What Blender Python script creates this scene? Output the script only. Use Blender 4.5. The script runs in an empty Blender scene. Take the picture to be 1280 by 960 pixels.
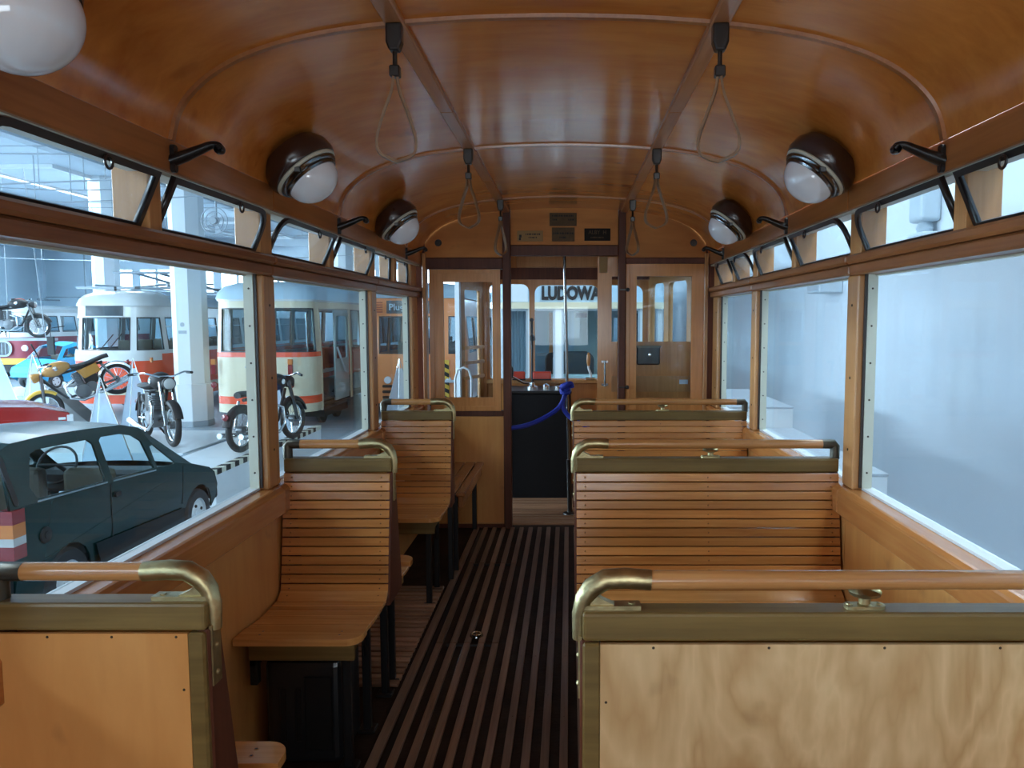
import bpy, bmesh, math, random
from mathutils import Vector, Matrix, Euler
random.seed(7)
S = bpy.context.scene
COL = S.collection
PI = math.pi
# ------------------------------------------------------------------ camera
PITCH = math.atan(80/960)
cam = bpy.data.cameras.new('camera'); camo = bpy.data.objects.new('camera', cam); COL.objects.link(camo)
cam.sensor_width = 36; cam.lens = 27.0; cam.shift_x = -72/1280
camo.location = (0, 0, 1.45); camo.rotation_euler = (PI/2-PITCH, 0, 0); cam.clip_start = .02; cam.clip_end = 300
S.camera = camo
# ------------------------------------------------------------------ world, light, exposure
W = bpy.data.worlds.new('world'); S.world = W; W.use_nodes = True
W.node_tree.nodes['Background'].inputs[0].default_value = (.62, .82, 1, 1)
W.node_tree.nodes['Background'].inputs[1].default_value = 4.0
vs = S.view_settings; vs.view_transform = 'Standard'; vs.look = 'None'; vs.gamma = 1; vs.exposure = 1.35; vs.use_curve_mapping = False
HALLZ = -.9; CEILZ = 5.6
def area(name, loc, sx, sy, power, rot=(0, 0, 0), col=(.78, .91, 1)):
    l = bpy.data.lights.new(name, 'AREA'); l.shape = 'RECTANGLE'; l.size = sx; l.size_y = sy; l.energy = power; l.color = col
    o = bpy.data.objects.new(name, l); COL.objects.link(o); o.location = loc; o.rotation_euler = rot
    return o
SKYLIGHTS = [(-7.5, 3), (-7.5, 12), (-15, 3), (-15, 12), (-7.5, 24), (-15, 24), (0.5, 16), (-7.5, -8), (-2.6, 3.5), (-15, 36), (-24, 12), (-24, 24), (-24, 36), (-7.5, 36), (0.5, 30)]
# daylight enters by the roof lights and windows of the hall; only the roof light seen through the vents lies inside the picture
area('skylight_lamp', (-15, 24, CEILZ-.06), 2.2, 6.0, 250)
for k, (x, y) in enumerate(((-7.5, 3), (-15, 3), (-15, 12), (-24, 12), (-24, 24), (-7.5, -8))):
    area('skylight_%d_offscreen' % (k+1), (x, y, CEILZ-.06), 2.2, 6.0, 250)
area('skylight_right_offscreen', (2.35, 3.5, CEILZ-.06), 1.0, 12.0, 200)
area('window_rear_offscreen', (-.03, -2.58, 1.325), 1.5, .8, 14, (PI/2, 0, 0))      # extra fill light added just outside the rear opening behind the viewer
for k in range(9): area('window_left_%d_offscreen' % (k+1), (-30.2, -8.5+k*5, 3.2), 3.0, 2.8, 700, (0, -PI/2, 0))
# ------------------------------------------------------------------ helpers
class MB:
    def __init__(s): s.v = []; s.f = []; s.m = []
    def add(s, vs, fs, m=0):
        b = len(s.v); s.v += [tuple(p) for p in vs]; s.f += [tuple(b+i for i in f) for f in fs]; s.m += [m]*len(fs); return s
    def box(s, x0, x1, y0, y1, z0, z1, m=0):
        vs = [(x, y, z) for z in (z0, z1) for y in (y0, y1) for x in (x0, x1)]
        return s.add(vs, [(0, 2, 3, 1), (4, 5, 7, 6), (0, 1, 5, 4), (2, 6, 7, 3), (0, 4, 6, 2), (1, 3, 7, 5)], m)
    def hexa(s, p, m=0):   # 8 points: bottom 4 (ccw), top 4
        return s.add(p, [(3, 2, 1, 0), (4, 5, 6, 7), (0, 1, 5, 4), (1, 2, 6, 5), (2, 3, 7, 6), (3, 0, 4, 7)], m)
    def bar(s, p, q, w, h, up=(0, 0, 1), m=0):
        p = Vector(p); q = Vector(q); d = (q-p).normalized(); u = Vector(up); sd = d.cross(u)
        if sd.length < 1e-4: sd = d.cross(Vector((1, 0, 0)))
        sd.normalize(); u = sd.cross(d)
        c = [(-w/2, -h/2), (w/2, -h/2), (w/2, h/2), (-w/2, h/2)]
        return s.hexa([p+sd*a+u*b for a, b in c]+[q+sd*a+u*b for a, b in c], m)
    def tube(s, pts, r, n=8, closed=False, m=0, caps=True, flat=1.0):
        P = [Vector(p) for p in pts]; N = len(P); R = r if isinstance(r, (list, tuple)) else [r]*N
        T = []
        for i in range(N):
            a = P[(i-1) % N] if closed or i > 0 else P[i]; b = P[(i+1) % N] if closed or i < N-1 else P[i]
            T.append((b-a).normalized())
        t = T[0]; u = t.cross(Vector((0, 0, 1)))
        if u.length < .05: u = t.cross(Vector((1, 0, 0)))
        u.normalize(); vs = []
        for i in range(N):
            if i: u = T[i-1].rotation_difference(T[i]) @ u
            w = T[i].cross(u)
            for k in range(n):
                a = 2*PI*k/n; vs.append(P[i]+u*(math.cos(a)*R[i])+w*(math.sin(a)*R[i]*flat))
        fs = []
        for i in range(N if closed else N-1):
            j = (i+1) % N
            for k in range(n):
                l = (k+1) % n; fs.append((i*n+k, i*n+l, j*n+l, j*n+k))
        if not closed and caps: fs += [tuple(range(n-1, -1, -1)), tuple((N-1)*n+k for k in range(n))]
        return s.add(vs, fs, m)
    def cyl(s, p, q, r, r2=None, n=14, m=0): return s.tube([p, q], [r, r if r2 is None else r2], n, m=m)
    def lathe(s, prof, o=(0, 0, 0), ax=(0, 0, 1), n=24, m=0):
        o = Vector(o); a = Vector(ax).normalized(); u = a.orthogonal().normalized(); w = a.cross(u); vs = []
        for r, h in prof:
            r = max(r, 1e-4)
            for k in range(n):
                t = 2*PI*k/n; vs.append(o+a*h+u*(r*math.cos(t))+w*(r*math.sin(t)))
        fs = [(i*n+k, i*n+(k+1) % n, (i+1)*n+(k+1) % n, (i+1)*n+k) for i in range(len(prof)-1) for k in range(n)]
        return s.add(vs, fs, m)
    def prism(s, poly, fn, w0, w1, m=0):   # poly of (u,v), fn(u,v,w)->xyz
        n = len(poly); vs = [fn(u, v, w0) for u, v in poly]+[fn(u, v, w1) for u, v in poly]
        fs = [tuple(range(n-1, -1, -1)), tuple(range(n, 2*n))]+[(i, (i+1) % n, n+(i+1) % n, n+i) for i in range(n)]
        return s.add(vs, fs, m)
    def loft(s, rings, closed=True, caps=True, m=0):
        n = len(rings[0]); vs = [p for r in rings for p in r]; fs = []
        for i in range(len(rings)-1):
            for k in range(n if closed else n-1):
                l = (k+1) % n; fs.append((i*n+k, i*n+l, (i+1)*n+l, (i+1)*n+k))
        if caps and closed: fs += [tuple(range(n-1, -1, -1)), tuple((len(rings)-1)*n+k for k in range(n))]
        return s.add(vs, fs, m)
    def mesh(s, name, mats, bevel=0, smooth=False, seg=1):
        me = bpy.data.meshes.new(name); me.from_pydata(s.v, [], s.f)
        for i, p in enumerate(me.polygons): p.material_index = s.m[i]
        bm = bmesh.new(); bm.from_mesh(me); bmesh.ops.recalc_face_normals(bm, faces=bm.faces)
        if bevel:
            es = [e for e in bm.edges if len(e.link_faces) == 2 and e.calc_face_angle(0) > .5]
            bmesh.ops.bevel(bm, geom=es, offset=bevel, segments=seg, affect='EDGES', clamp_overlap=True, profile=.5)
        bm.to_mesh(me); bm.free()
        for x in (mats if isinstance(mats, (list, tuple)) else [mats]): me.materials.append(M[x])
        if smooth:
            me.polygons.foreach_set('use_smooth', [True]*len(me.polygons)); me.set_sharp_from_angle(angle=.7)
        return me
    def build(s, name, mats, parent=None, bevel=0, smooth=False, loc=(0, 0, 0), seg=1): return link(name, s.mesh(name, mats, bevel, smooth, seg), parent, loc)
def link(name, me, parent=None, loc=(0, 0, 0), rot=None, scale=None):
    o = bpy.data.objects.new(name, me); COL.objects.link(o); o.location = loc
    if rot: o.rotation_euler = rot
    if scale: o.scale = scale
    if parent: o.parent = parent
    return o
def tag(o, label=None, cat=None, group=None, kind=None):
    if label: o['label'] = label
    if cat: o['category'] = cat
    if group: o['group'] = group
    if kind: o['kind'] = kind
    return o
def thing(name, label, cat, loc=(0, 0, 0), rz=0, group=None):
    o = bpy.data.objects.new(name, None); COL.objects.link(o); o.location = loc; o.rotation_euler = (0, 0, rz); o.empty_display_size = .1
    return tag(o, label, cat, group)
def struct(name, label, cat=None):
    o = bpy.data.objects.new(name, None); COL.objects.link(o); o.empty_display_size = .1
    return tag(o, label, cat or name.split('_')[0], kind='structure')
def copy_tree(o, parent=None):
    c = o.copy(); COL.objects.link(c); c.parent = parent
    for ch in list(o.children): copy_tree(ch, c)
    return c
def text(name, body, size, mat, parent, loc, rot, extrude=.002, offset=0, align='CENTER', width=None):
    cu = bpy.data.curves.new(name, 'FONT'); cu.body = body; cu.size = size; cu.extrude = extrude; cu.offset = offset; cu.align_x = align; cu.align_y = 'CENTER'; cu.resolution_u = 3
    t = bpy.data.objects.new(name, cu); COL.objects.link(t)
    bpy.context.view_layer.update()
    me = bpy.data.meshes.new_from_object(t.evaluated_get(bpy.context.evaluated_depsgraph_get())); bpy.data.objects.remove(t)
    me.materials.clear(); me.materials.append(M[mat])
    if width and len(me.vertices):
        xs = [v.co.x for v in me.vertices]; k = width/(max(xs)-min(xs))
        for v in me.vertices: v.co.x *= k
    return link(name, me, parent, loc, rot)
def plate(name, outline, holes, thick, fn, mat, parent, bev=0):   # flat sheet with holes; fn(u,v,w)->xyz
    cu = bpy.data.curves.new(name, 'CURVE'); cu.dimensions = '2D'; cu.fill_mode = 'BOTH'; cu.extrude = thick/2
    for poly in [outline]+holes:
        sp = cu.splines.new('POLY'); sp.points.add(len(poly)-1); sp.use_cyclic_u = True
        for i, (u, v) in enumerate(poly): sp.points[i].co = (u, v, 0, 1)
    t = bpy.data.objects.new(name, cu); COL.objects.link(t); bpy.context.view_layer.update()
    me = bpy.data.meshes.new_from_object(t.evaluated_get(bpy.context.evaluated_depsgraph_get())); bpy.data.objects.remove(t)
    for v in me.vertices: v.co = Vector(fn(v.co.x, v.co.y, v.co.z))
    bm = bmesh.new(); bm.from_mesh(me); bmesh.ops.remove_doubles(bm, verts=bm.verts, dist=1e-4); bmesh.ops.recalc_face_normals(bm, faces=bm.faces); bm.to_mesh(me); bm.free()
    me.materials.clear(); me.materials.append(M[mat])
    return link(name, me, parent)
def rrect(u0, u1, v0, v1, r, n=5):
    r4 = r if isinstance(r, (list, tuple)) else [r]*4   # bl, br, tr, tl
    out = []
    for (cx, cy, a, rr) in ((u0, v0, PI, r4[0]), (u1, v0, 1.5*PI, r4[1]), (u1, v1, 0, r4[2]), (u0, v1, .5*PI, r4[3])):
        if rr <= 0: out.append((cx, cy)); continue
        sx = 1 if cx == u0 else -1; sy = 1 if cy == v0 else -1
        for k in range(n+1):
            t = a+k/n*PI/2; out.append((cx+sx*rr+rr*math.cos(t), cy+sy*rr+rr*math.sin(t)))
    return out
def arc(c, r, a0, a1, n, f): return [f(c[0]+r*math.cos(a0+(a1-a0)*k/n), c[1]+r*math.sin(a0+(a1-a0)*k/n)) for k in range(n+1)]
# ------------------------------------------------------------------ materials
M = {}
def base(name):
    m = bpy.data.materials.new(name); m.use_nodes = True; M[name] = m; nt = m.node_tree; return m, nt, nt.nodes['Principled BSDF']
def mat(name, col, rough=.5, metal=0, coat=0, var=0, vs=6, bump=0, bs=40, spec=.5, emit=0, trans=0, alpha=1):
    m, nt, b = base(name); N = nt.nodes; L = nt.links
    b.inputs['Base Color'].default_value = (*col, 1); b.inputs['Roughness'].default_value = rough; b.inputs['Metallic'].default_value = metal
    b.inputs['Coat Weight'].default_value = coat; b.inputs['Coat Roughness'].default_value = .12; b.inputs['Specular IOR Level'].default_value = spec
    if emit: b.inputs['Emission Color'].default_value = (*col, 1); b.inputs['Emission Strength'].default_value = emit
    if trans: b.inputs['Transmission Weight'].default_value = trans
    if alpha < 1: b.inputs['Alpha'].default_value = alpha
    if var or bump:
        tc = N.new('ShaderNodeTexCoord'); no = N.new('ShaderNodeTexNoise'); no.inputs['Scale'].default_value = vs; no.inputs['Detail'].default_value = 5
        L.new(tc.outputs['Object'], no.inputs['Vector'])
        if var:
            r = N.new('ShaderNodeValToRGB'); r.color_ramp.elements[0].position = .3; r.color_ramp.elements[1].position = .7
            r.color_ramp.elements[0].color = (*[c*(1-var) for c in col], 1); r.color_ramp.elements[1].color = (*[min(1, c*(1+var)) for c in col], 1)
            L.new(no.outputs['Fac'], r.inputs[0]); L.new(r.outputs[0], b.inputs['Base Color'])
        if bump:
            n2 = N.new('ShaderNodeTexNoise'); n2.inputs['Scale'].default_value = bs; n2.inputs['Detail'].default_value = 3; L.new(tc.outputs['Object'], n2.inputs['Vector'])
            bp = N.new('ShaderNodeBump'); bp.inputs['Strength'].default_value = bump; bp.inputs['Distance'].default_value = .01
            L.new(n2.outputs['Fac'], bp.inputs['Height']); L.new(bp.outputs[0], b.inputs['Normal'])
    return m
def wood(name, dark, light, axis=0, fine=60, along=3, rough=.3, coat=.25, rnd=.25, mottle=.35, bump=.08, wave=0, wavy=0, spot=0):
    """grain stretched along one axis, per-piece tone variation, mottling, optional veneer contour figure"""
    m, nt, b = base(name); N = nt.nodes; L = nt.links
    tc = N.new('ShaderNodeTexCoord'); oi = N.new('ShaderNodeObjectInfo'); ad = N.new('ShaderNodeVectorMath'); ad.operation = 'ADD'
    ml = N.new('ShaderNodeMath'); ml.operation = 'MULTIPLY'; ml.inputs[1].default_value = 37
    L.new(oi.outputs['Random'], ml.inputs[0]); L.new(tc.outputs['Object'], ad.inputs[0]); L.new(ml.outputs[0], ad.inputs[1])
    mp = N.new('ShaderNodeMapping'); sc = [fine]*3; sc[axis] = along; mp.inputs['Scale'].default_value = sc; L.new(ad.outputs[0], mp.inputs['Vector'])
    n1 = N.new('ShaderNodeTexNoise'); n1.inputs['Scale'].default_value = 1; n1.inputs['Detail'].default_value = 6; n1.inputs['Roughness'].default_value = .6; n1.inputs['Distortion'].default_value = .6
    L.new(mp.outputs[0], n1.inputs['Vector'])
    mp2 = N.new('ShaderNodeMapping'); s2 = [5]*3; s2[axis] = 1.6; mp2.inputs['Scale'].default_value = s2; L.new(ad.outputs[0], mp2.inputs['Vector'])
    n2 = N.new('ShaderNodeTexNoise'); n2.inputs['Scale'].default_value = 1.3; n2.inputs['Detail'].default_value = 4; n2.inputs['Distortion'].default_value = .4; L.new(mp2.outputs[0], n2.inputs['Vector'])
    mx = N.new('ShaderNodeMix'); mx.data_type = 'FLOAT'; mx.inputs[0].default_value = mottle; L.new(n1.outputs['Fac'], mx.inputs[2]); L.new(n2.outputs['Fac'], mx.inputs[3])
    fac = mx.outputs[0]
    if wave:
        pp = N.new('ShaderNodeMath'); pp.operation = 'MULTIPLY'; pp.inputs[1].default_value = wave; L.new(n2.outputs['Fac'], pp.inputs[0])
        p2 = N.new('ShaderNodeMath'); p2.operation = 'PINGPONG'; p2.inputs[1].default_value = 1; L.new(pp.outputs[0], p2.inputs[0])
        mw = N.new('ShaderNodeMix'); mw.data_type = 'FLOAT'; mw.inputs[0].default_value = wavy; L.new(fac, mw.inputs[2]); L.new(p2.outputs[0], mw.inputs[3]); fac = mw.outputs[0]
    r = N.new('ShaderNodeValToRGB'); e = r.color_ramp.elements; e[0].position = .3; e[1].position = .7; e[0].color = (*dark, 1); e[1].color = (*light, 1); L.new(fac, r.inputs[0])
    out = r.outputs[0]
    if spot:   # knots and dents in the varnish
        vn = N.new('ShaderNodeTexNoise'); vn.inputs['Scale'].default_value = 9; vn.inputs['Detail'].default_value = 2; L.new(ad.outputs[0], vn.inputs['Vector'])
        vr = N.new('ShaderNodeValToRGB'); vr.color_ramp.elements[0].position = .22; vr.color_ramp.elements[1].position = .33
        vr.color_ramp.elements[0].color = (1-spot, 1-spot*1.1, 1-spot*1.2, 1); vr.color_ramp.elements[1].color = (1, 1, 1, 1); L.new(vn.outputs['Fac'], vr.inputs[0])
        ms = N.new('ShaderNodeMix'); ms.data_type = 'RGBA'; ms.blend_type = 'MULTIPLY'; ms.inputs[0].default_value = 1; L.new(out, ms.inputs[6]); L.new(vr.outputs[0], ms.inputs[7]); out = ms.outputs[2]
    hs = N.new('ShaderNodeHueSaturation'); mr = N.new('ShaderNodeMapRange'); mr.inputs[3].default_value = 1-rnd; mr.inputs[4].default_value = 1+rnd*.7
    L.new(oi.outputs['Random'], mr.inputs[0]); L.new(mr.outputs[0], hs.inputs['Value']); L.new(out, hs.inputs['Color']); L.new(hs.outputs[0], b.inputs['Base Color'])
    b.inputs['Roughness'].default_value = rough; b.inputs['Coat Weight'].default_value = coat; b.inputs['Coat Roughness'].default_value = .14; b.inputs['Specular IOR Level'].default_value = .32
    bp = N.new('ShaderNodeBump'); bp.inputs['Strength'].default_value = bump; bp.inputs['Distance'].default_value = .004; L.new(fac, bp.inputs['Height']); L.new(bp.outputs[0], b.inputs['Normal'])
    if coat: L.new(bp.outputs[0], b.inputs['Coat Normal'])
    return m
def glass(name, tint=(.94, .98, 1), ior=1.45, rough=0, haze=0, hcol=(.8, .9, 1)):
    m, nt, b = base(name); N = nt.nodes; L = nt.links; N.remove(b); out = [n for n in N if n.type == 'OUTPUT_MATERIAL'][0]
    t = N.new('ShaderNodeBsdfTransparent'); t.inputs[0].default_value = (*tint, 1); g = N.new('ShaderNodeBsdfGlossy'); g.inputs['Roughness'].default_value = rough
    lw = N.new('ShaderNodeLayerWeight'); lw.inputs[0].default_value = .5; pw = N.new('ShaderNodeMath'); pw.operation = 'POWER'; pw.inputs[1].default_value = 5; L.new(lw.outputs['Facing'], pw.inputs[0])
    f = N.new('ShaderNodeMath'); f.operation = 'MULTIPLY_ADD'; f.inputs[1].default_value = .35; f.inputs[2].default_value = .015; L.new(pw.outputs[0], f.inputs[0]); x = N.new('ShaderNodeMixShader'); L.new(f.outputs[0], x.inputs[0]); L.new(t.outputs[0], x.inputs[1]); L.new(g.outputs[0], x.inputs[2])
    o = x.outputs[0]
    if haze:
        d = N.new('ShaderNodeBsdfDiffuse'); d.inputs[0].default_value = (*hcol, 1); tl = N.new('ShaderNodeBsdfTranslucent'); tl.inputs[0].default_value = (*hcol, 1)
        a = N.new('ShaderNodeMixShader'); a.inputs[0].default_value = .5; L.new(d.outputs[0], a.inputs[1]); L.new(tl.outputs[0], a.inputs[2])
        y = N.new('ShaderNodeMixShader'); y.inputs[0].default_value = haze; L.new(o, y.inputs[1]); L.new(a.outputs[0], y.inputs[2]); o = y.outputs[0]
    L.new(o, out.inputs[0]); return m
wood('ply_ceiling', (.54, .145, .020), (.84, .31, .06), 0, 25, 3, .2, .55, .08, .65, .14, spot=.25)
wood('ply_wall', (.58, .23, .06), (.76, .37, .115), 2, 30, 3, .28, .4, .06, .6, .08, spot=.2)
wood('ply_pale', (.54, .31, .125), (.80, .54, .275), 2, 14, 3, .38, .12, .05, .4, .06, wave=12, wavy=.27, spot=.25)
wood('ply_orange', (.58, .235, .06), (.74, .35, .11), 2, 16, 3, .38, .15, .05, .6, .06, spot=.3)
wood('slat_wood', (.48, .165, .036), (.74, .33, .09), 0, 70, 2.5, .24, .5, .22, .35, .08)
wood('seat_wood', (.54, .21, .05), (.80, .40, .125), 0, 70, 2.5, .2, .6, .12, .35, .06)
wood('side_bench_wood', (.30, .10, .03), (.48, .19, .06), 1, 70, 2.5, .26, .5, .15, .35, .06)
wood('rail_wood', (.42, .16, .045), (.66, .33, .12), 0, 70, 2, .22, .6, .1, .4, .05)
wood('olive_wood', (.115, .068, .018), (.27, .172, .054), 0, 45, 2, .42, .1, .12, .45, .08)
wood('frame_wood', (.44, .185, .055), (.66, .32, .115), 2, 55, 2.5, .36, .2, .15, .4, .1)
wood('sill_wood', (.42, .14, .034), (.60, .25, .075), 1, 55, 2.5, .27, .4, .1, .45, .08)
wood('header_wood', (.19, .062, .02), (.36, .135, .044), 1, 50, 2, .33, .3, .1, .45, .1)
wood('rib_wood', (.34, .11, .027), (.52, .195, .055), 1, 55, 2.5, .28, .4, .1, .4, .08)
wood('mahogany', (.07, .018, .009), (.17, .05, .022), 2, 60, 2, .5, .03, .1, .4, .05)
wood('ply_bulkhead', (.46, .15, .03), (.68, .27, .065), 0, 25, 3, .55, .03, .08, .65, .08, spot=.2)
wood('door_wood', (.50, .185, .05), (.70, .30, .09), 2, 55, 2.5, .27, .4, .08, .4, .06)
wood('floor_strip', (.13, .068, .04), (.36, .22, .145), 1, 60, 2.2, .36, .12, .3, .4, .15)
wood('floor_strip_cross', (.24, .115, .065), (.52, .31, .19), 0, 60, 2.2, .34, .25, .3, .4, .15)
mat('floor_board', (.032, .019, .013), .5, var=.4, vs=9, bump=.15, bs=60, spec=.1)
mat('dark_frame', (.035, .02, .012), .35, coat=.2)
mat('brass', (.46, .38, .20), .4, 1, var=.3, vs=25, bump=.1, bs=90)
mat('steel_tip', (.10, .09, .07), .4, .8)
mat('screw', (.06, .045, .03), .4, .7)
mat('black_iron', (.012, .012, .013), .4, .3, coat=.1)
mat('black_paint', (.007, .007, .008), .3, coat=.1)
mat('cabinet_black', (.006, .006, .007), .6, spec=.2)
mat('heater_black', (.012, .013, .015), .3, coat=.2)
mat('lamp_brown', (.035, .013, .008), .25, coat=.5, var=.3)
mat('cream_metal', (.62, .62, .50), .4)
mat('white_sill', (.72, .74, .74), .35)
mat('chrome', (.75, .76, .76), .12, 1)
mat('dark_chrome', (.2, .2, .2), .2, 1)
mat('opal', (.88, .90, .92), .08, coat=.6)
mat('strap', (.27, .145, .068), .45, coat=.1, var=.2, vs=30)
mat('bakelite', (.012, .010, .009), .3, coat=.4)
mat('rope_blue', (.012, .035, .42), .6, bump=.3, bs=150)
mat('plate_bronze', (.12, .065, .024), .7, 0, var=.2, vs=30)
mat('plate_dark', (.022, .017, .013), .7, spec=.2)
mat('plate_gold', (.36, .20, .07), .65)
mat('ink', (.012, .010, .010), .6)
mat('ink_blue', (.02, .05, .13), .5)
mat('white_paint', (.66, .70, .72), .35)
mat('white_matte', (.60, .66, .71), .6)
mat('rubber', (.018, .018, .019), .6)
mat('red_paint', (.62, .055, .03), .25, coat=.4)
glass('pane'); glass('pane_dusty', haze=.10); glass('vent_pane', haze=.04)  # right-hand panes: haze of reflections mixed into the glass as pale diffuse
# ================================================================== TRAM SALOON
CX = -.03; BH = 5.27; REAR = -2.5
def bx(mb, s, d0, d1, y0, y1, z0, z1, m=0):
    a, b = CX+s*d0, CX+s*d1; return mb.box(min(a, b), max(a, b), y0, y1, z0, z1, m)
PIL = [(-1.66, -1.56), (-.24, -.14), (1.18, 1.28), (2.60, 2.70), (4.02, 4.12), (5.05, 5.22)]
BAYS = [(PIL[i][1], PIL[i+1][0]) for i in range(5)]
SIDE = {-1: 'left', 1: 'right'}
winno = [0]
def nextwin(label):
    winno[0] += 1; return struct('window_%d' % winno[0], label, 'window')
VIEW = {-1: ['green hatchback', 'cream trailer car', 'orange tram'], 1: ['long white pedestal', 'tall white pedestal', 'bulkhead door']}
for s in (-1, 1):
    wl = struct('wall_'+SIDE[s], 'varnished plywood and timber side wall of the tram facing the '+('museum hall' if s < 0 else 'white hall wall'), 'wall')
    # lower panels, sills, pillars, headers, fascia
    ys = [REAR]+[.5*(a+b) for a, b in PIL[:5]]+[BH]
    for i in range(6):
        bx(MB(), s, 1.0, 1.03, ys[i]+.001, ys[i+1]-.001, 0, .785).build('plywood_panel', 'ply_wall', wl)
        mb = MB(); mb.prism([(.968, .772), (1.045, .772), (1.045, .868), (.985, .868), (.968, .855)], lambda u, v, w: (CX+s*u, w, v), ys[i]+.001, ys[i+1]-.001); mb.build('sill_board', 'sill_wood', wl, .004)
        bx(MB(), s, 1.034, 1.072, ys[i]+.002, ys[i+1]-.002, .868, .876).build('metal_sill', 'white_sill', wl)
        h = MB(); bx(h, s, .985, 1.09, ys[i]+.001, ys[i+1]-.001, 1.602, 1.638); h.build('header_board', 'header_wood', wl, .006)
        h = MB(); bx(h, s, .972, 1.09, ys[i]+.001, ys[i+1]-.001, 1.639, 1.670); h.build('header_moulding', 'header_wood', wl, .008)
        h = MB(); bx(h, s, .975, 1.0, ys[i]+.001, ys[i+1]-.001, 1.822, 1.905); h.build('fascia_board', 'rib_wood', wl, .004)
        bx(MB(), s, .99, 1.05, ys[i]+.002, ys[i+1]-.002, 1.812, 1.822).build('fascia_edge', 'cream_metal', wl)
        bx(MB(), s, 1.05, 1.09, ys[i], ys[i+1], 1.835, 2.02).build('cant_rail', 'cream_metal', wl)
    bx(MB(), s, 1.045, 1.10, REAR, BH, -.35, .86).build('outer_skin', 'mahogany', wl)
    for i, (a, b) in enumerate(PIL):
        p = MB(); bx(p, s, 1.0, 1.064, a, b, .868, 1.602); p.build('pillar', 'frame_wood', wl, .005)
        p = MB(); bx(p, s, 1.005, 1.09, a, b, 1.67, 1.835); p.build('vent_post', 'frame_wood', wl, .003)
    for (a, b) in BAYS:
        c = .5*(a+b); p = MB(); bx(p, s, 1.0, 1.09, c-.03, c+.03, 1.67, 1.835); p.build('vent_post', 'frame_wood', wl, .003)
    # windows with panes
    for i, (a, b) in enumerate(BAYS):
        if i < 2:
            bx(MB(), s, 1.062, 1.066, a, b, .876, 1.602).build('window_pane', 'pane', wl); continue
        w = nextwin('large fixed side window of the tram looking out on the '+VIEW[s][i-2])
        bx(MB(), s, 1.062, 1.066, a, b, .876, 1.602).build('pane', 'pane' if s < 0 else 'pane_dusty', w)
        for yy, sg in ((b, -1), (a, 1)):
            j = MB(); y2 = yy+sg*.014; bx(j, s, 1.030, 1.062, min(yy, y2), max(yy, y2), .876, 1.602)
            for k in range(6): j.lathe([(.0035, 0), (.003, .002), (0, .003)], (CX+s*1.044, y2, .93+k*.125), (0, sg, 0), 8, 1)
            j.build('jamb_strip', ['cream_metal', 'screw'], w)
            j = MB(); y3 = yy+sg*.008; bx(j, s, 1.021, 1.030, min(yy, y3)-.001, max(yy, y3), .876, 1.602); j.build('glazing_bead', 'dark_frame', w)
        h = MB(); bx(h, s, 1.052, 1.062, a, b, 1.596, 1.603); h.build('top_bead', 'cream_metal', w)
        sc = MB()
        for yy in (b+.05,):
            for zz in (1.0, 1.25, 1.5): sc.lathe([(.005, 0), (.004, .002), (0, .003)], (CX+s*1.0, yy, zz), (-s, 0, 0), 8)
        sc.build('pillar_screws', 'screw', w)
    # hopper vents: two per bay, hinged at the foot and tipped into the saloon
    for i, (a, b) in enumerate(BAYS):
        if i < 2: continue
        c = .5*(a+b)
        for k, (y0, y1) in enumerate(((a+(.05 if i == 2 else .004), c-.034), (c+.034, b-.004))):
            tilt = math.radians(3 if (i == 4 and s < 0) else 24)
            w = nextwin(('closed' if (i == 4 and s < 0) else 'tipped-in')+' black framed hopper vent, %s of the pair above the window on the %s' % (('the half nearer the rear' if k == 0 else 'the half nearer the driver'), VIEW[s][i-2]))
            hh = .152
            def fn(u, v, t, s=s, tilt=tilt): return (CX+s*(1.03-math.sin(tilt)*v+math.cos(tilt)*t), u, 1.672+math.cos(tilt)*v+math.sin(tilt)*t)
            r = .075; rr = [0, 0, 0, r] if k == 0 else [0, 0, r, 0]
            b_ = .016
            ri = [0, 0, 0, r-b_] if k == 0 else [0, 0, r-b_, 0]
            plate('sash_frame', rrect(y0, y1, 0, hh, rr), [rrect(y0+b_, y1-b_, b_, hh-b_, ri)], .014, fn, 'black_paint', w)
            MB().prism(rrect(y0+b_, y1-b_, b_, hh-b_, ri), fn, -.002, .002).build('pane', 'vent_pane', w)
            yc = y0+(y1-y0)*.62; cpt = Vector(fn(yc, hh-.012, -.012))
            pts = [cpt+Vector((0, .014*math.cos(t), .014*math.sin(t)-.006)) for t in [2*PI*q/14 for q in range(14)]]
            MB().tube(pts, .0032, 6, True).build('pull_ring', 'bakelite', w, smooth=True)
# ---- ceiling
HALF = [(0, 2.203), (.14, 2.201), (.28, 2.195), (.42, 2.184), (.56, 2.166), (.68, 2.141), (.78, 2.108), (.86, 2.066), (.92, 2.015), (.955, 1.962), (.972, 1.90)]
def zc(d):
    d = abs(d)
    for (a, za), (b, zb) in zip(HALF, HALF[1:]):
        if d <= b: t = (d-a)/(b-a); return za+(zb-za)*t
    return HALF[-1][1]
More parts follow.
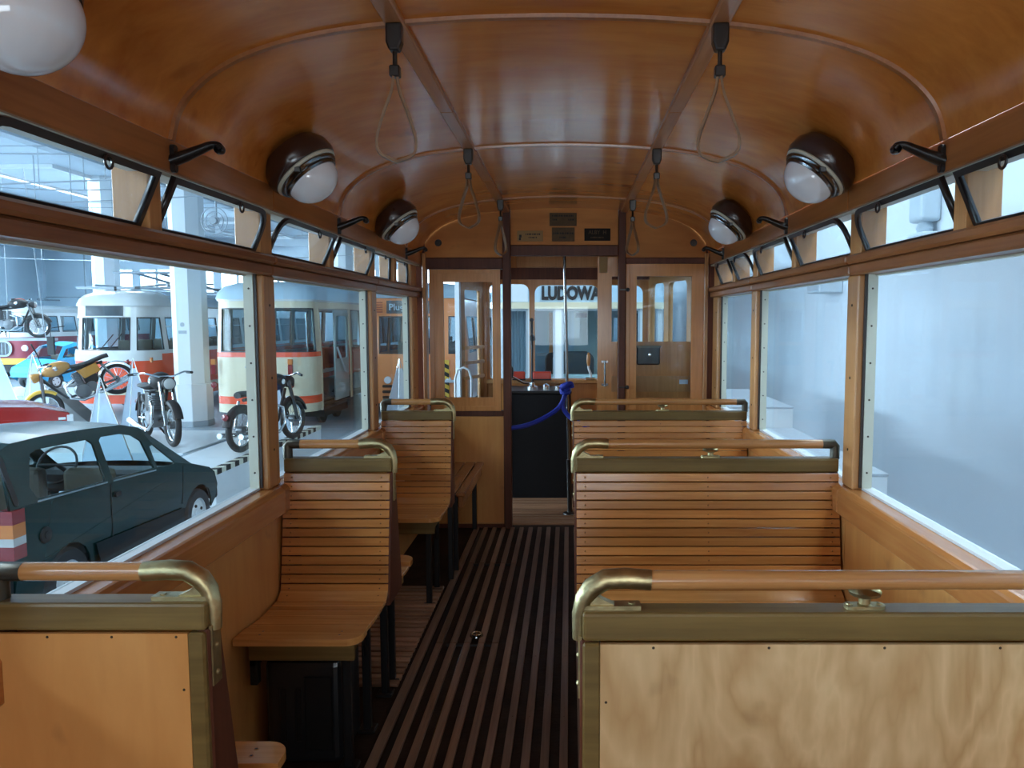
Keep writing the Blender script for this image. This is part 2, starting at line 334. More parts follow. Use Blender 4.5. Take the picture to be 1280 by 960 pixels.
# smooth profile by Catmull-Rom
def cr(P, n=6):
    out = []
    for i in range(len(P)-1):
        p0, p1, p2, p3 = [Vector(P[max(0, min(len(P)-1, i+k))]) for k in (-1, 0, 1, 2)]
        for k in range(n):
            t = k/n; out.append(.5*((2*p1)+(p2-p0)*t+(2*p0-5*p1+4*p2-p3)*t*t+(3*p1-p0-3*p2+p3)*t**3))
    out.append(Vector(P[-1])); return out
FULL = [(-d, z) for d, z in HALF[:0:-1]]+HALF
PROF = cr(FULL, 5)
ce = struct('ceiling', 'arched varnished plywood ceiling of the tram with timber ribs', 'ceiling')
CROSS = [-2.27, -.85, .57, 1.97, 3.37, 4.75]
yb = [REAR]+CROSS+[BH]
for i in range(len(yb)-1):
    for (d0, d1) in ((-.98, -.4), (-.4, .4), (.4, .98)):
        pr = [p for p in PROF if d0-1e-6 <= p.x <= d1+1e-6]
        for dd in (d0, d1):
            if abs(dd) < .9: pr.append(Vector((dd, zc(dd))))
        pr.sort(key=lambda p: p.x if abs(p.x) < .95 else p.x*1.0)
        if d0 < -.9: pr = sorted(pr, key=lambda p: (p.x, p.y))
        if d1 > .9: pr = sorted(pr, key=lambda p: (p.x, -p.y))
        rings = [[(CX+p.x, y, p.y) for p in pr] for y in (yb[i]+.0005, yb[i+1]-.0005)]
        MB().loft(rings, closed=False).build('ceiling_panel', 'ply_ceiling', ce, smooth=True)
MB().box(CX-.95, CX+.95, REAR, BH, 2.23, 2.26).build('roof_deck', 'cream_metal', ce)
for y in CROSS:
    w = .011; ins = .009; N_ = len(PROF); nrm = []
    for i, p in enumerate(PROF):
        t = (PROF[min(i+1, N_-1)]-PROF[max(i-1, 0)]).normalized(); nrm.append(Vector((t.y, -t.x)))
    rings = []
    for p, n in zip(PROF, nrm):
        q = p+n*ins; o = p-n*.002
        rings.append([(CX+o.x, y-w, o.y), (CX+q.x, y-w*.8, q.y), (CX+q.x, y+w*.8, q.y), (CX+o.x, y+w, o.y)])
    MB().loft(rings).build('ceiling_rib', 'rib_wood', ce, smooth=True)
for d in (-.4, .4):
    segs = [REAR]+[-.3, 1.62, 2.75, 4.1]+[BH]
    for a, b in zip(segs, segs[1:]):
        r = MB(); sl = .06*(1 if d < 0 else -1)
        z = zc(d); r.hexa([(CX+d-.024, a+.001, z-.014-.001), (CX+d+.024, a+.001, z-.014+.001), (CX+d+.024, b-.001, z-.014), (CX+d-.024, b-.001, z-.014), (CX+d-.024, a+.001, z+.006), (CX+d+.024, a+.001, z+.006), (CX+d+.024, b-.001, z+.006), (CX+d-.024, b-.001, z+.006)])
        r.build('ceiling_batten', 'rib_wood', ce, .004)
# ---- rear wall (behind the viewer) with a window
rw = struct('wall_back', 'timber rear bulkhead of the tram behind the viewer', 'wall')
plate('bulkhead_panel', [(CX-1.05, 0), (CX+1.05, 0), (CX+1.05, 2.22), (CX-1.05, 2.22)], [rrect(CX-.8, CX+.8, .9, 1.75, .05)], .03, lambda u, v, w: (u, REAR-.02+w, v), 'ply_wall', rw)
# ---- floor
fl = struct('floor', 'dark slatted timber tram floor with raised wear strips', 'floor')
MB().box(CX-1.04, CX+1.04, REAR, 6.9, -.06, 0).build('floor_base', 'floor_board', fl)
PITCHX = .0625; X0 = -.645
def strip_mesh(key, L, w, h, mt, ax, cache={}):
    k = (round(L, 3), w, h, mt, ax)
    if k not in cache:
        mb = MB()
        n = max(2, int(L/.45))
        if ax == 1:
            mb.box(-w/2, w/2, -L/2, L/2, 0, h)
            for q in range(n): mb.lathe([(.004, h), (.003, h+.001), (0, h+.0012)], (0, -L/2+.05+q*(L-.1)/(n-1), 0), (0, 0, 1), 6, 1)
        else:
            mb.box(-L/2, L/2, -w/2, w/2, 0, h)
            for q in (-1, 1): mb.lathe([(.004, h), (.003, h+.001), (0, h+.0012)], (q*(L/2-.04), 0, 0), (0, 0, 1), 6, 1)
        cache[k] = mb.mesh(key, [mt, 'screw'], .003)
    return cache[k]
for k in range(12):
    x = X0+k*PITCHX
    w = .034 if k == 0 else .028
    cuts = [-2.4, 3.32, 4.45, 5.25] if 1 <= k <= 5 else ([-2.4, 2.2, 5.25] if k % 3 == 0 else [-2.4, 5.25])
    for a, b in zip(cuts, cuts[1:]):
        L = b-a-.006; link('floor_strip', strip_mesh('floor_strip', L, w, .014, 'floor_strip', 1), fl, (x, (a+b)/2, 0))
# cross strips in the foot wells and on the platform
for k in range(22):
    link('foot_strip', strip_mesh('foot_strip', .34, .034, .014, 'floor_strip_cross', 0), fl, (-.85, 2.95+k*.052, 0))
for y0, n in ((1.45, 16), (2.95, 16)):
    for k in range(n): link('foot_strip', strip_mesh('foot_strip', .82, .034, .014, 'floor_strip_cross', 0), fl, (.52, y0+k*.052, 0))
for k in range(16): link('platform_strip', strip_mesh('platform_strip', 1.5, .03, .014, 'floor_strip_cross', 0), fl, (.0, 5.36+k*.05, 0))
MB().box(-.62, -.60, -2.4, 5.2, 0, .004).build('edge_strip', 'black_iron', fl)
m_ = MB(); m_.box(-.475, -.468, 1.8, 3.28, 0, .010); m_.build('hatch_channel', 'dark_chrome', fl)
m_ = MB(); m_.box(-.55, -.32, 3.312, 3.326, 0, .009); m_.box(-.57, -.32, 4.443, 4.457, 0, .009); m_.build('hatch_joint', 'ink', fl)
hr = thing('hatch_pull', 'small steel pull ring of the floor hatch', 'pull ring', (-.425, 3.40, .0135))
MB().lathe([(.032, 0), (.030, .006), (.018, .006), (.016, .001), (0, .001)], (0, 0, 0), (0, 0, 1), 18).build('cup', 'dark_chrome', hr, smooth=True)
MB().tube([(.02*math.cos(t), .02*math.sin(t), .010) for t in [2*PI*q/14 for q in range(14)]], .0035, 6, True).build('ring', 'chrome', hr, smooth=True)

# ================================================================== BENCHES
def slat(W, h, t, mt, mid, screws=True, cache={}):
    k = (round(W, 3), h, t, mt, mid, screws)
    if k not in cache:
        mb = MB(); mb.box(-W/2, W/2, -t/2, t/2, -h/2, h/2)
        if screws:
            for x in ([-W/2+.03, W/2-.03]+([0] if mid else [])):
                mb.lathe([(.0045, 0), (.0035, .0012), (0, .0016)], (x, -t/2, 0), (0, -1, 0), 7, 1)
        cache[k] = mb.mesh('slat', [mt, 'screw'], .0032)
    return cache[k]
def front_board(W, e, cache={}):
    k = (round(W, 3), e)
    if k not in cache:
        r = [0, .05, 0, 0] if e > 0 else [.05, 0, 0, 0]
        mb = MB(); mb.prism(rrect(-W/2, W/2, -.045, .045, r, 6), lambda u, v, w: (u, v, w), -.011, .011)
        for x in (-W/2+.07, W/2-.07):
            for y in (-.012, .016): mb.lathe([(.006, 0), (.005, .001), (0, .0015)], (x, y, .011), (0, 0, 1), 8, 1)
        cache[k] = mb.mesh('front_board', ['seat_wood', 'screw'], .005, seg=2)
    return cache[k]
def bench(x0, x1, Y0, e, sides, label, panel=None, group=None):
    """e: aisle end (+1 = right end). sides: -1 seat towards the rear, +1 seat towards the driver"""
    W = x1-x0; xm = .5*(x0+x1); t = thing('slatted_bench', label, 'bench', (xm, Y0, 0), 0, group); mid = W > .6
    xe = e*W/2; xw = -xe
    for sd in sides:
        f = 1 if sd < 0 else -1       # local frame: facing -y for sd=-1
        rz = 0 if sd < 0 else PI
        top, bot = (-.030, .888), (-.088, .502); n = 13
        lean = math.atan2(bot[0]-top[0], top[1]-bot[1])
        for k in range(n):
            a = k/(n-1); y = top[0]+(bot[0]-top[0])*a; z = top[1]+(bot[1]-top[1])*a
            link('back_slat', slat(W-.006, .0285, .014, 'slat_wood', mid), t, (0, f*y, z), Euler((lean*f if f > 0 else -lean*f, 0, rz), 'XYZ') if False else (Euler((lean, 0, rz), 'XYZ')))
        # curved foot of the back and the seat
        link('seat_slat', slat(W-.006, .044, .014, 'seat_wood', False), t, (0, f*-.113, .478), Euler((math.radians(-55), 0, rz), 'XYZ'))
        ys = [-.158, -.200, -.242, -.284, -.326, -.368] if sd < 0 else [-.158, -.200, -.242]; dy = 0 if sd < 0 else .118
        for k, y in enumerate(ys):
            z = .466+[.0, -.003, -.004, -.003, 0, .004][k]
            link('seat_slat', slat(W-.006, .0395, .014, 'seat_wood', False), t, (0, f*y, z), Euler((math.radians(-90), 0, rz), 'XYZ'))
        fb = link('front_board', front_board(W, e if f > 0 else -e), t, (0, f*(-.437+dy), .470), (0, 0, rz))
        MB().box(-W/2+.02, W/2-.035, min(f*(-.40+dy), f*(-.42+dy)), max(f*(-.40+dy), f*(-.42+dy)), .385, .459).build('apron', 'olive_wood', t, .003)
        MB().box(xe-e*.055-.012, xe-e*.055+.012, min(f*-.10, f*(-.40+dy)), max(f*-.10, f*(-.40+dy)), .40, .459).build('seat_bearer', 'olive_wood', t, .003)
        MB().box(xw+e*.02-.012+e*.012, xw+e*.02+.012+e*.012, min(f*-.10, f*(-.40+dy)), max(f*-.10, f*(-.40+dy)), .40, .459).build('seat_bearer', 'olive_wood', t, .003)
        # iron legs at the aisle end, bracket at the wall end
        for y in (-.13, -.36+dy):
            l = MB(); x = xe-e*.075; l.box(x-.014, x+.014, f*y-.014, f*y+.014, 0, .40); l.box(x-.03, x+.03, f*y-.03, f*y+.03, 0, .012); l.build('leg', 'black_iron', t, .004)
        x = xe-e*.075; MB().tube([(x, f*(-.245+dy*.5)+(.10-dy*.4)*math.cos(a), .28+.10*math.sin(a)) for a in [PI*q/10 for q in range(11)]], .007, 6).build('leg_arch', 'black_iron', t, smooth=True)
        l = MB(); x = xw+e*.03; l.box(x-.012, x+.012, min(f*(-.38+dy), f*(-.41+dy)), max(f*(-.38+dy), f*(-.41+dy)), .30, .385); l.box(x-.012, x+.012, min(f*-.12, f*(-.41+dy)), max(f*-.12, f*(-.41+dy)), .36, .385); l.build('wall_bracket', 'black_iron', t, .003)
    lo = -.098 if -1 in sides else -.016; hi = .098 if 1 in sides else .016
    tl = -.022; th = .022
    # end frame
    m = MB(); m.prism([(tl, .905), (th, .905), (hi, .47), (hi, .44), (lo, .44), (lo, .47)], lambda u, v, w: (w, u, v), xe-e*.018, xe+e*.004); m.build('end_frame', 'mahogany', t, .003)
    m = MB(); m.prism([(tl, .905), (th, .905), (hi, .47), (hi, .44), (lo, .44), (lo, .47)], lambda u, v, w: (w, u, v), xw, xw+e*.02); m.build('end_frame', 'mahogany', t, .003)
    if len(sides) == 1:
        l = MB(); x = xe-e*.02; l.box(x-.014, x+.014, -.014, .014, 0, .45); l.build('leg', 'black_iron', t, .004)
    if panel:
        pm = MB(); pm.box(min(xw, xe-e*.030), max(xw, xe-e*.030), -.030, -.022, .25, .902)
        nq = 5 if mid else 3; px = [xe-e*(.05 if not mid else .12)-e*(W-.16)*q/(nq-1) for q in range(nq)]
        for q in px: pm.lathe([(.0026, 0), (.002, .001), (0, .0012)], (q, -.030, .896), (0, -1, 0), 7, 1)
        for q in (.80, .55): pm.lathe([(.0026, 0), (.002, .001), (0, .0012)], (xe-e*.04, -.030, q), (0, -1, 0), 7, 1)
        pm.build('back_panel', [panel, 'screw'], t)
        MB().box(min(xe-e*.031, xe), max(xe-e*.031, xe), -.032, .012, 0.02, .903).build('end_post', 'olive_wood', t, .004)
    # top board, grab rail, fittings
    MB().box(-W/2, W/2, -.027, .027, .905, .955).build('top_board', 'olive_wood', t, .006, seg=2)
    rz_ = 1.004
    MB().tube([(xw+e*.05, 0, rz_), (xe-e*.115, 0, rz_)], .0165, 14).build('grab_rail', 'rail_wood', t, smooth=True)
    MB().tube([(xw+e*.055, 0, rz_), (xw+e*.012, 0, rz_), (xw+e*.008, 0, .998), (xw+e*.008, 0, .95)], .0172, 12).build('rail_tip', 'steel_tip', t, smooth=True)
    el = [(xe-e*.118, 0, rz_), (xe-e*.075, 0, rz_+.003), (xe-e*.04, 0, rz_+.001), (xe-e*.016, 0, .99), (xe-e*.003, 0, .972), (xe+e*.004, 0, .945), (xe+e*.005, 0, .90)]
    g = MB(); g.tube(el, [.0178, .0182, .0182, .018, .016, .014, .012], 12)
    g.box(min(xe, xe-e*.10), max(xe, xe-e*.10), -.014, .014, .955, .9625)
    g.prism([(xe-e*.055, .9625), (xe-e*.004, .9625), (xe-e*.004, .985), (xe-e*.02, .984), (xe-e*.035, .972)], lambda u, v, w: (u, w, v), -.009, .009)
    g.tube([(xe-e*.085, 0, .9625), (xe-e*.085, 0, .9645)], .006, 8)
    g.box(min(xe+e*.001, xe+e*.007), max(xe+e*.001, xe+e*.007), -.016, .016, .80, .91)
    for z in (.82, .87): g.lathe([(.006, 0), (.004, .003), (0, .004)], (xe+e*.007, 0, z), (e, 0, 0), 8)
    g.build('brass_elbow', 'brass', t, smooth=True)
    if mid:
        g = MB(); x = .015; g.lathe([(.028, .985-.955), (.026, .024), (.010, .018), (.010, .008), (.014, .005)], (x, 0, .955), (0, 0, 1), 16); g.prism(rrect(-.035, .035, -.013, .013, .012), lambda u, v, w: (x+u, v, w), .955, .961)
        for q in (-.026, .026): g.lathe([(.006, .006), (.005, .008), (0, .009)], (x+q, 0, .955), (0, 0, 1), 8)
        g.build('rail_support', 'brass', t, smooth=True)
    return t
LX0, LX1 = -1.026, -.640; RX0, RX1 = .022, .966
GB = 'slatted tram benches'
bench(LX0, LX1, 2.745, 1, (-1, 1), 'narrow back-to-back slatted bench beside the window on the green hatchback', group=GB)
bench(RX0, RX1, 2.745, -1, (-1, 1), 'wide back-to-back slatted bench beside the long white pedestal window', group=GB)
bench(LX0, LX1, 4.175, 1, (-1,), 'narrow single slatted bench in front of the short lengthwise wall bench', group=GB)
bench(RX0, RX1, 4.175, -1, (-1,), 'wide single slatted bench by the bulkhead door with the latches', group=GB)
bench(LX0, LX1, 1.335, 1, (1,), 'narrow bench with orange plywood back panel and olive top board', 'ply_orange', GB)
bench(RX0, RX1, 1.29, -1, (1,), 'wide bench with pale figured plywood back panel and olive top board', 'ply_pale', GB)
# lengthwise wall bench by the bulkhead
sb = thing('wall_bench', 'short lengthwise slatted bench between the narrow bench and the front bulkhead', 'bench', (-.8, 4.75, 0))
for k in range(5):
    w = .068; x = -.215+.034+k*.0735
    m = MB(); m.box(x-w/2, x+w/2, -.46, .515, .452, .468); m.build('seat_slat', 'side_bench_wood', sb, .003)
m = MB(); m.box(.155, .205, -.46, .515, .448, .470); m.build('seat_edge', 'side_bench_wood', sb, .006)
m = MB(); m.box(.165, .190, -.44, .51, .38, .447); m.build('apron', 'side_bench_wood', sb, .003)
for y in (-.42, .45):
    m = MB(); m.box(.13, .16, y-.015, y+.015, 0, .452); m.build('leg', 'black_iron', sb, .003)
    m = MB(); m.box(-.215, .13, y-.012, y+.012, .42, .452); m.build('bearer', 'black_iron', sb, .003)
# black heater boxes under benches
def heater(x0, x1, y0, y1, label):
    t = thing('heater_box', label, 'heater', (.5*(x0+x1), .5*(y0+y1), 0)); a = (x1-x0)/2; b = (y1-y0)/2
    MB().box(-a, a, -b, b, 0, .355).build('casing', 'heater_black', t, .025, seg=3)
    m = MB()
    for k in range(5): m.box(-a+.05+k*.05, -a+.07+k*.05, -b-.004, -b+.002, .08, .26)
    m.build('louvres', 'black_iron', t, .002); m = MB(); m.box(a-.12, a-.03, -b-.006, -b, .05, .30); m.build('cover_plate', 'black_iron', t, .003)
heater(-.99, -.74, 2.40, 2.63, 'black heater box under the narrow back-to-back bench')
heater(.16, .94, 2.42, 2.64, 'black heater box under the wide back-to-back bench')

# ================================================================== LAMPS, STRAPS, HOOKS
def lamp(s, Y, label):
    ax = Vector((-s*.64, 0, -.77)).normalized(); t = thing('saloon_lamp', label, 'lamp', (CX+s*.905, Y, 2.0), 0, 'round saloon lamps')
    c = Vector((s*-.045, 0, -.05))
    MB().lathe([(.075, -.085), (.105, -.075), (.122, -.045), (.124, -.010), (.118, .003), (.108, .006)], c, ax, 40).build('base', 'lamp_brown', t, smooth=True)
    MB().lathe([(.112, .002), (.115, .008), (.112, .014), (.106, .016)], c, ax, 40).build('cream_ring', 'cream_metal', t, smooth=True)
    MB().lathe([(.107, .010), (.109, .020), (.104, .027), (.098, .029), (.099, .034), (.094, .040), (.086, .040)], c, ax, 40).build('metal_ring', 'dark_chrome', t, smooth=True)
    MB().lathe([(.090*math.cos(a), .034+.075*math.sin(a)) for a in [PI/2*q/10 for q in range(11)]], c, ax, 40).build('glass_dome', 'opal', t, smooth=True)
    side = Vector((0, -1, 0)).cross(ax); p = c+ax*.02+Vector((0, -1, 0))*.108
    MB().box(p.x-.01, p.x+.01, p.y-.006, p.y+.006, p.z-.008, p.z+.008).build('catch', 'bakelite', t, .002)
    return t
lamp(-1, 2.635, 'brown-based opal dome lamp above the post of the green hatchback window')
lamp(-1, 4.055, 'brown-based opal dome lamp above the cream trailer car window post')
lamp(-1, 1.265, 'brown-based opal dome lamp above the bench with the orange plywood back')
lamp(1, 2.635, 'brown-based opal dome lamp above the post of the long white pedestal window')
lamp(1, 4.055, 'brown-based opal dome lamp above the post of the tall white pedestal window')
def strap(d, Y, yaw, wdt, label):
    t = thing('hand_strap', label, 'hand strap', (CX+d, Y, zc(d)-.012), 0, 'leather hand straps')
    m = MB(); m.prism([(-.02, 0), (.02, 0), (.02, -.045), (.012, -.066), (-.012, -.066), (-.02, -.045)], lambda u, v, w: (u, w, v), -.016, .016); m.build('mount', 'bakelite', t, .005, seg=2)
    MB().tube([(0, 0, -.06), (0, 0, -.125)], .006, 8).build('link', 'bakelite', t)
    m = MB(); m.box(-.013, .013, -.012, .012, -.128, -.100); m.build('clasp', 'bakelite', t, .003)
    P = cr([(0.004, -.12), (.010, -.16), (.030, -.215), (wdt, -.275), (wdt*.86, -.312), (0, -.332)], 5)
    loop = [Vector((p.x, 0, p.y)) for p in P]+[Vector((-p.x, 0, p.y)) for p in P[-2::-1]]
    R = Matrix.Rotation(yaw, 3, 'Z'); hw = .0095; rings = []
    for i, p in enumerate(loop):
        tg = (loop[min(i+1, len(loop)-1)]-loop[max(i-1, 0)]).normalized(); nr = Vector((tg.z, 0, -tg.x))*.003
        rings.append([R@(p+nr+Vector((0, -hw, 0))), R@(p+nr+Vector((0, hw, 0))), R@(p-nr+Vector((0, hw, 0))), R@(p-nr+Vector((0, -hw, 0)))])
    MB().loft(rings).build('leather_loop', 'strap', t, smooth=True)
NB = {1.95: 'above the back-to-back benches on the %s side', 3.35: 'above the single bench on the %s side', 4.72: 'beside the bulkhead post on the %s side'}
for d in (-.4, .4):
    for Y in (1.95, 3.33, 4.72):
        strap(d+(.012 if Y > 4 else 0), Y, {1.95: .25, 3.33: -.35, 4.72: .9}[Y]*(1 if d < 0 else -1), .047 if d < 0 else .05, 'brown leather hand strap '+{1.95: 'before the back-to-back benches', 3.33: 'beyond the back-to-back benches', 4.72: 'just before the bulkhead'}[Y]+(' on the hall side' if d < 0 else ' on the white wall side'))
def hook(s, Y, label):
    t = thing('bar_bracket', label, 'bracket', (CX+s*.975, Y, 1.863), 0, 'dark metal brackets under the ceiling ribs')
    MB().prism(rrect(-.011, .011, -.042, .028, .009), lambda u, v, w: (-s*w, u, v), -.001, .012).build('mounting_plate', 'black_paint', t, .002)
    pts = cr([(0, 0, -.012), (.035, 0, .000), (.07, 0, .014), (.10, 0, .026), (.118, 0, .026), (.126, 0, .016)], 4)
    m = MB(); m.tube([(-s*p.x, p.y, p.z) for p in pts], [.017-.008*min(1, i/14) for i in range(len(pts))], 10); m.lathe([(.011, -.011), (.013, 0), (.011, .011), (0, .012)], (-s*.122, 0, .016), (0, 1, 0), 12); m.build('arm', 'black_paint', t, smooth=True)
for s in (-1, 1):
    for Y, nb in ((1.98, 'above the large nearest window'), (3.38, 'above the middle window'), (4.76, 'above the short window by the bulkhead')):
        hook(s, Y, 'dark curved bracket '+nb+(' on the hall side' if s < 0 else ' on the white wall side'))
# ================================================================== FRONT BULKHEAD
wf = struct('wall_front', 'mahogany framed plywood bulkhead between saloon and driver platform', 'wall')
Y0, Y1 = BH, BH+.05
def post(x0, x1, z0, z1, mt='mahogany', y0=Y0-.006, y1=Y1, nm='post', par=None, bev=.004): return MB().box(x0, x1, y0, y1, z0, z1).build(nm, mt, par or wf, bev)
post(-1.05, -.985, 0, 1.97); post(.925, .99, 0, 1.97)
post(-1.0, -.975, 0, 1.90, 'frame_wood', Y0-.03, Y0-.006); post(.915, .94, 0, 1.90, 'frame_wood', Y0-.03, Y0-.006)
post(-.455, -.402, 0, 2.19, y0=Y0-.02); post(.331, .381, 0, 2.19, y0=Y0-.02)
post(-.985, -.455, 1.795, 1.872, nm='rail'); post(.381, .925, 1.832, 1.872, nm='rail')
post(-.402, .331, 1.885, 1.956, nm='rail'); post(-.985, -.455, .788, .826, nm='rail'); post(-.985, -.455, 0, .03, nm='rail')
def top_poly(a, b, z0):
    xs = [a+(b-a)*k/14 for k in range(15)]; return [(a, z0), (b, z0)]+[(x, zc(x-CX)+.004) for x in xs[::-1]]
for a, b, z in ((-.985, -.457, 1.874), (-.400, .329, 1.958), (.383, .925, 1.874)):
    MB().prism(top_poly(a, b, z), lambda u, v, w: (u, w, v), Y0+.004, Y0+.02).build('plywood_panel', 'ply_bulkhead', wf)
MB().prism([(-.983, .032), (-.457, .032), (-.457, .786), (-.983, .786)], lambda u, v, w: (u, w, v), Y0+.004, Y0+.02).build('plywood_panel', 'ply_wall', wf)
for a, b in ((-.457, -.985),):
    MB().box(-.984, -.456, Y0-.002, Y0+.006, .03, .036).build('panel_bead', 'frame_wood', wf)
for x in (-.892, .842):
    MB().lathe([(.024, 0), (.022, .004), (.012, .004), (.010, .001), (0, .001)], (x, Y0+.004, 1.972), (0, -1, 0), 20).build('grommet', 'bakelite', wf, smooth=True)
# left bulkhead window
w = nextwin('light oak framed window in the bulkhead beside the driver doorway')
XZ = lambda y: (lambda u, v, t: (u, y+t, v))
plate('outer_frame', [(-.955, .826), (-.472, .826), (-.472, 1.792), (-.955, 1.792)], [[(-.925, .858), (-.502, .858), (-.502, 1.765), (-.925, 1.765)]], .03, XZ(Y0-.002), 'door_wood', w)
plate('sash', [(-.925, .858), (-.502, .858), (-.502, 1.765), (-.925, 1.765)], [[(-.862, .918), (-.528, .918), (-.528, 1.708), (-.862, 1.708)]], .02, XZ(Y0+.01), 'door_wood', w)
MB().box(-.926, -.862, Y0-.004, Y0+.0, .86, 1.764).build('inner_stile', 'door_wood', w)
MB().box(-.862, -.528, Y0+.01, Y0+.014, .918, 1.708).build('pane', 'pane', w)
# right fixed door with glass
d1 = tag(bpy.data.objects.new('door_1', None), 'light wood bulkhead door with a tall glass pane and two dark latches', 'door', kind='structure'); COL.objects.link(d1)
plate('leaf', [(.383, .03), (.925, .03), (.925, 1.83), (.383, 1.83)], [[(.457, .60), (.833, .60), (.833, 1.748), (.457, 1.748)]], .032, XZ(Y0+.012), 'door_wood', d1)
MB().box(.383, .41, Y0-.012, Y0-.002, .03, 1.83).build('hinge_stile', 'door_wood', d1, .003)
MB().box(.457, .833, Y0+.012, Y0+.016, .60, 1.748).build('pane', 'pane', d1)
MB().box(.457, .833, Y0+.005, Y0+.01, .60, .915).build('bottom_panel', 'door_wood', d1)
for z in (1.655, .99):
    g = MB(); g.lathe([(.014, 0), (.014, .006), (.006, .008), (.006, .02), (.012, .024), (0, .028)], (.395, Y0-.014, z), (0, -1, 0), 12); g.box(.34, .395, Y0-.034, Y0-.026, z-.004, z+.004); g.build('latch', 'bakelite', d1, smooth=True)
# open sliding door slid behind it
d2 = tag(bpy.data.objects.new('door_2', None), 'sliding driver door pushed open behind the fixed door, with brass plate and grip', 'door', kind='structure'); COL.objects.link(d2)
YS = Y1+.03
plate('leaf', [(.194, .02), (.925, .02), (.925, 1.884), (.194, 1.884)], [[(.292, 1.30), (.86, 1.30), (.86, 1.75), (.292, 1.75)]], .03, XZ(YS+.016), 'door_wood', d2)
MB().box(.292, .86, YS+.014, YS+.018, 1.30, 1.75).build('pane', 'pane', d2)
MB().box(.205, .262, YS-.004, YS+.002, 1.775, 1.884).build('brass_plate', 'plate_gold', d2)
g = MB(); g.tube([(.245, YS-.03, .99), (.245, YS-.03, 1.17)], .007, 10)
for z in (1.0, 1.16): g.tube([(.245, YS-.034, z), (.245, YS+.002, z)], .009, 10); g.box(.222, .268, YS-.006, YS, z-.008, z+.008)
g.build('grip', 'dark_chrome', d2, smooth=True)
MB().box(.292, .86, YS-.003, YS, 1.07, 1.30).build('upper_panel', 'door_wood', d2); MB().box(.292, .86, YS-.005, YS, .95, 1.06).build('lower_panel', 'frame_wood', d2)
nb = thing('notice_box', 'small dark metal box seen behind the bulkhead door glass', 'box', (.545, YS-.006, 1.14))
MB().box(-.08, .08, -.035, 0, 0, .13).build('case', 'heater_black', nb, .008); MB().lathe([(.012, 0), (.01, .004), (0, .005)], (.01, -.035, .07), (0, -1, 0), 12).build('lock', 'chrome', nb); MB().box(-.085, .085, -.038, -.034, .118, .134).build('lid_edge', 'steel_tip', nb)
tag(MB().box(.765, .825, YS-.012, YS-.009, 1.005, 1.035).build('paper_label', 'white_matte'), 'small white paper label behind the bulkhead door glass', 'label')
# plates above the doorway
def sign(x0, x1, z0, z1, mt, lines, label, ink='ink', deco=None):
    t = thing('notice_plate', label, 'plate', (.5*(x0+x1), Y0+.004, z0), 0, 'small plates above the doorway'); a = (x1-x0)/2; h = z1-z0
    MB().box(-a, a, -.006, 0, 0, h).build('plate', mt, t, .0015)
    for (tx, sx, sz, wd, q) in lines:
        if not tx:      # worn, unreadable line: short raised dashes
            m = MB(); n = max(3, int(wd/.011))
            for i in range(n): m.box(sx-wd/2+i*wd/n, sx-wd/2+(i+.45+.35*((i*7) % 3)/2)*wd/n, -.0068, -.006, q-sz*.28, q+sz*.28)
            m.build('worn_lettering', ink, t); continue
        text('lettering', tx, sz, ink, t, (sx, -.0062, q), (PI/2, 0, 0), .0004, .0003, width=wd)
    if deco: deco(t, h)
def figure(t, h):
    m = MB(); m.lathe([(.009, 0), (.009, .0005)], (-.066, -.0062, h*.72), (0, -1, 0), 10); m.box(-.074, -.058, -.0068, -.006, h*.35, h*.62); m.box(-.076, -.062, -.0068, -.006, h*.12, h*.33); m.build('pictogram', 'ink', t)
sign(-.355, -.180, 1.981, 2.053, 'plate_gold', [('', .02, .02, .10, .048), ('', .02, .016, .06, .026)], 'tan plate with a small black figure above the doorway', deco=figure)
sign(-.136, .048, 2.084, 2.172, 'plate_bronze', [('', 0, .02, .15, .068), ('', -.055, .018, .03, .042), ('', .055, .018, .04, .042)], 'topmost dark bronze plate centred above the doorway')
sign(-.120, .034, 1.981, 2.074, 'plate_bronze', [('', 0, .02, .14, .054), ('', 0, .022, .05, .026)], 'bronze plate directly below the topmost plate above the doorway')
sign(.100, .277, 1.985, 2.068, 'plate_dark', [('ALBY  H', 0, .038, .12, .056), ('', 0, .018, .09, .022)], 'black plate with large faint lettering above the doorway', 'plate_bronze')
# ================================================================== DRIVER PLATFORM
YF = 6.75
cb = struct('wall_cab', 'timber front end of the driver platform with three rounded windows', 'wall')
fw = [rrect(-.70, -.352, .935, 1.762, [.02, .02, .07, .05]), rrect(-.305, .258, .935, 1.752, [.02, .02, .07, .07]), rrect(.305, .64, .935, 1.752, [.02, .02, .07, .05])]
plate('front_panel', [(-.74, -.02), (.70, -.02), (.70, 2.12), (-.74, 2.12)], fw, .05, XZ(YF), 'door_wood', cb)
MB().box(-.70, .70, YF-.04, YF-.026, 1.80, 1.90).build('dark_fascia', 'mahogany', cb)
MB().box(-.46, .68, YF-.05, YF-.026, 1.905, 2.0).build('destination_box', 'frame_wood', cb, .004)
MB().box(-.72, .68, YF-.09, YF-.02, .90, .93).build('window_ledge', 'frame_wood', cb, .004)
for poly in fw: MB().prism(poly, XZ(YF), -.002, .002).build('front_pane', 'pane', cb)
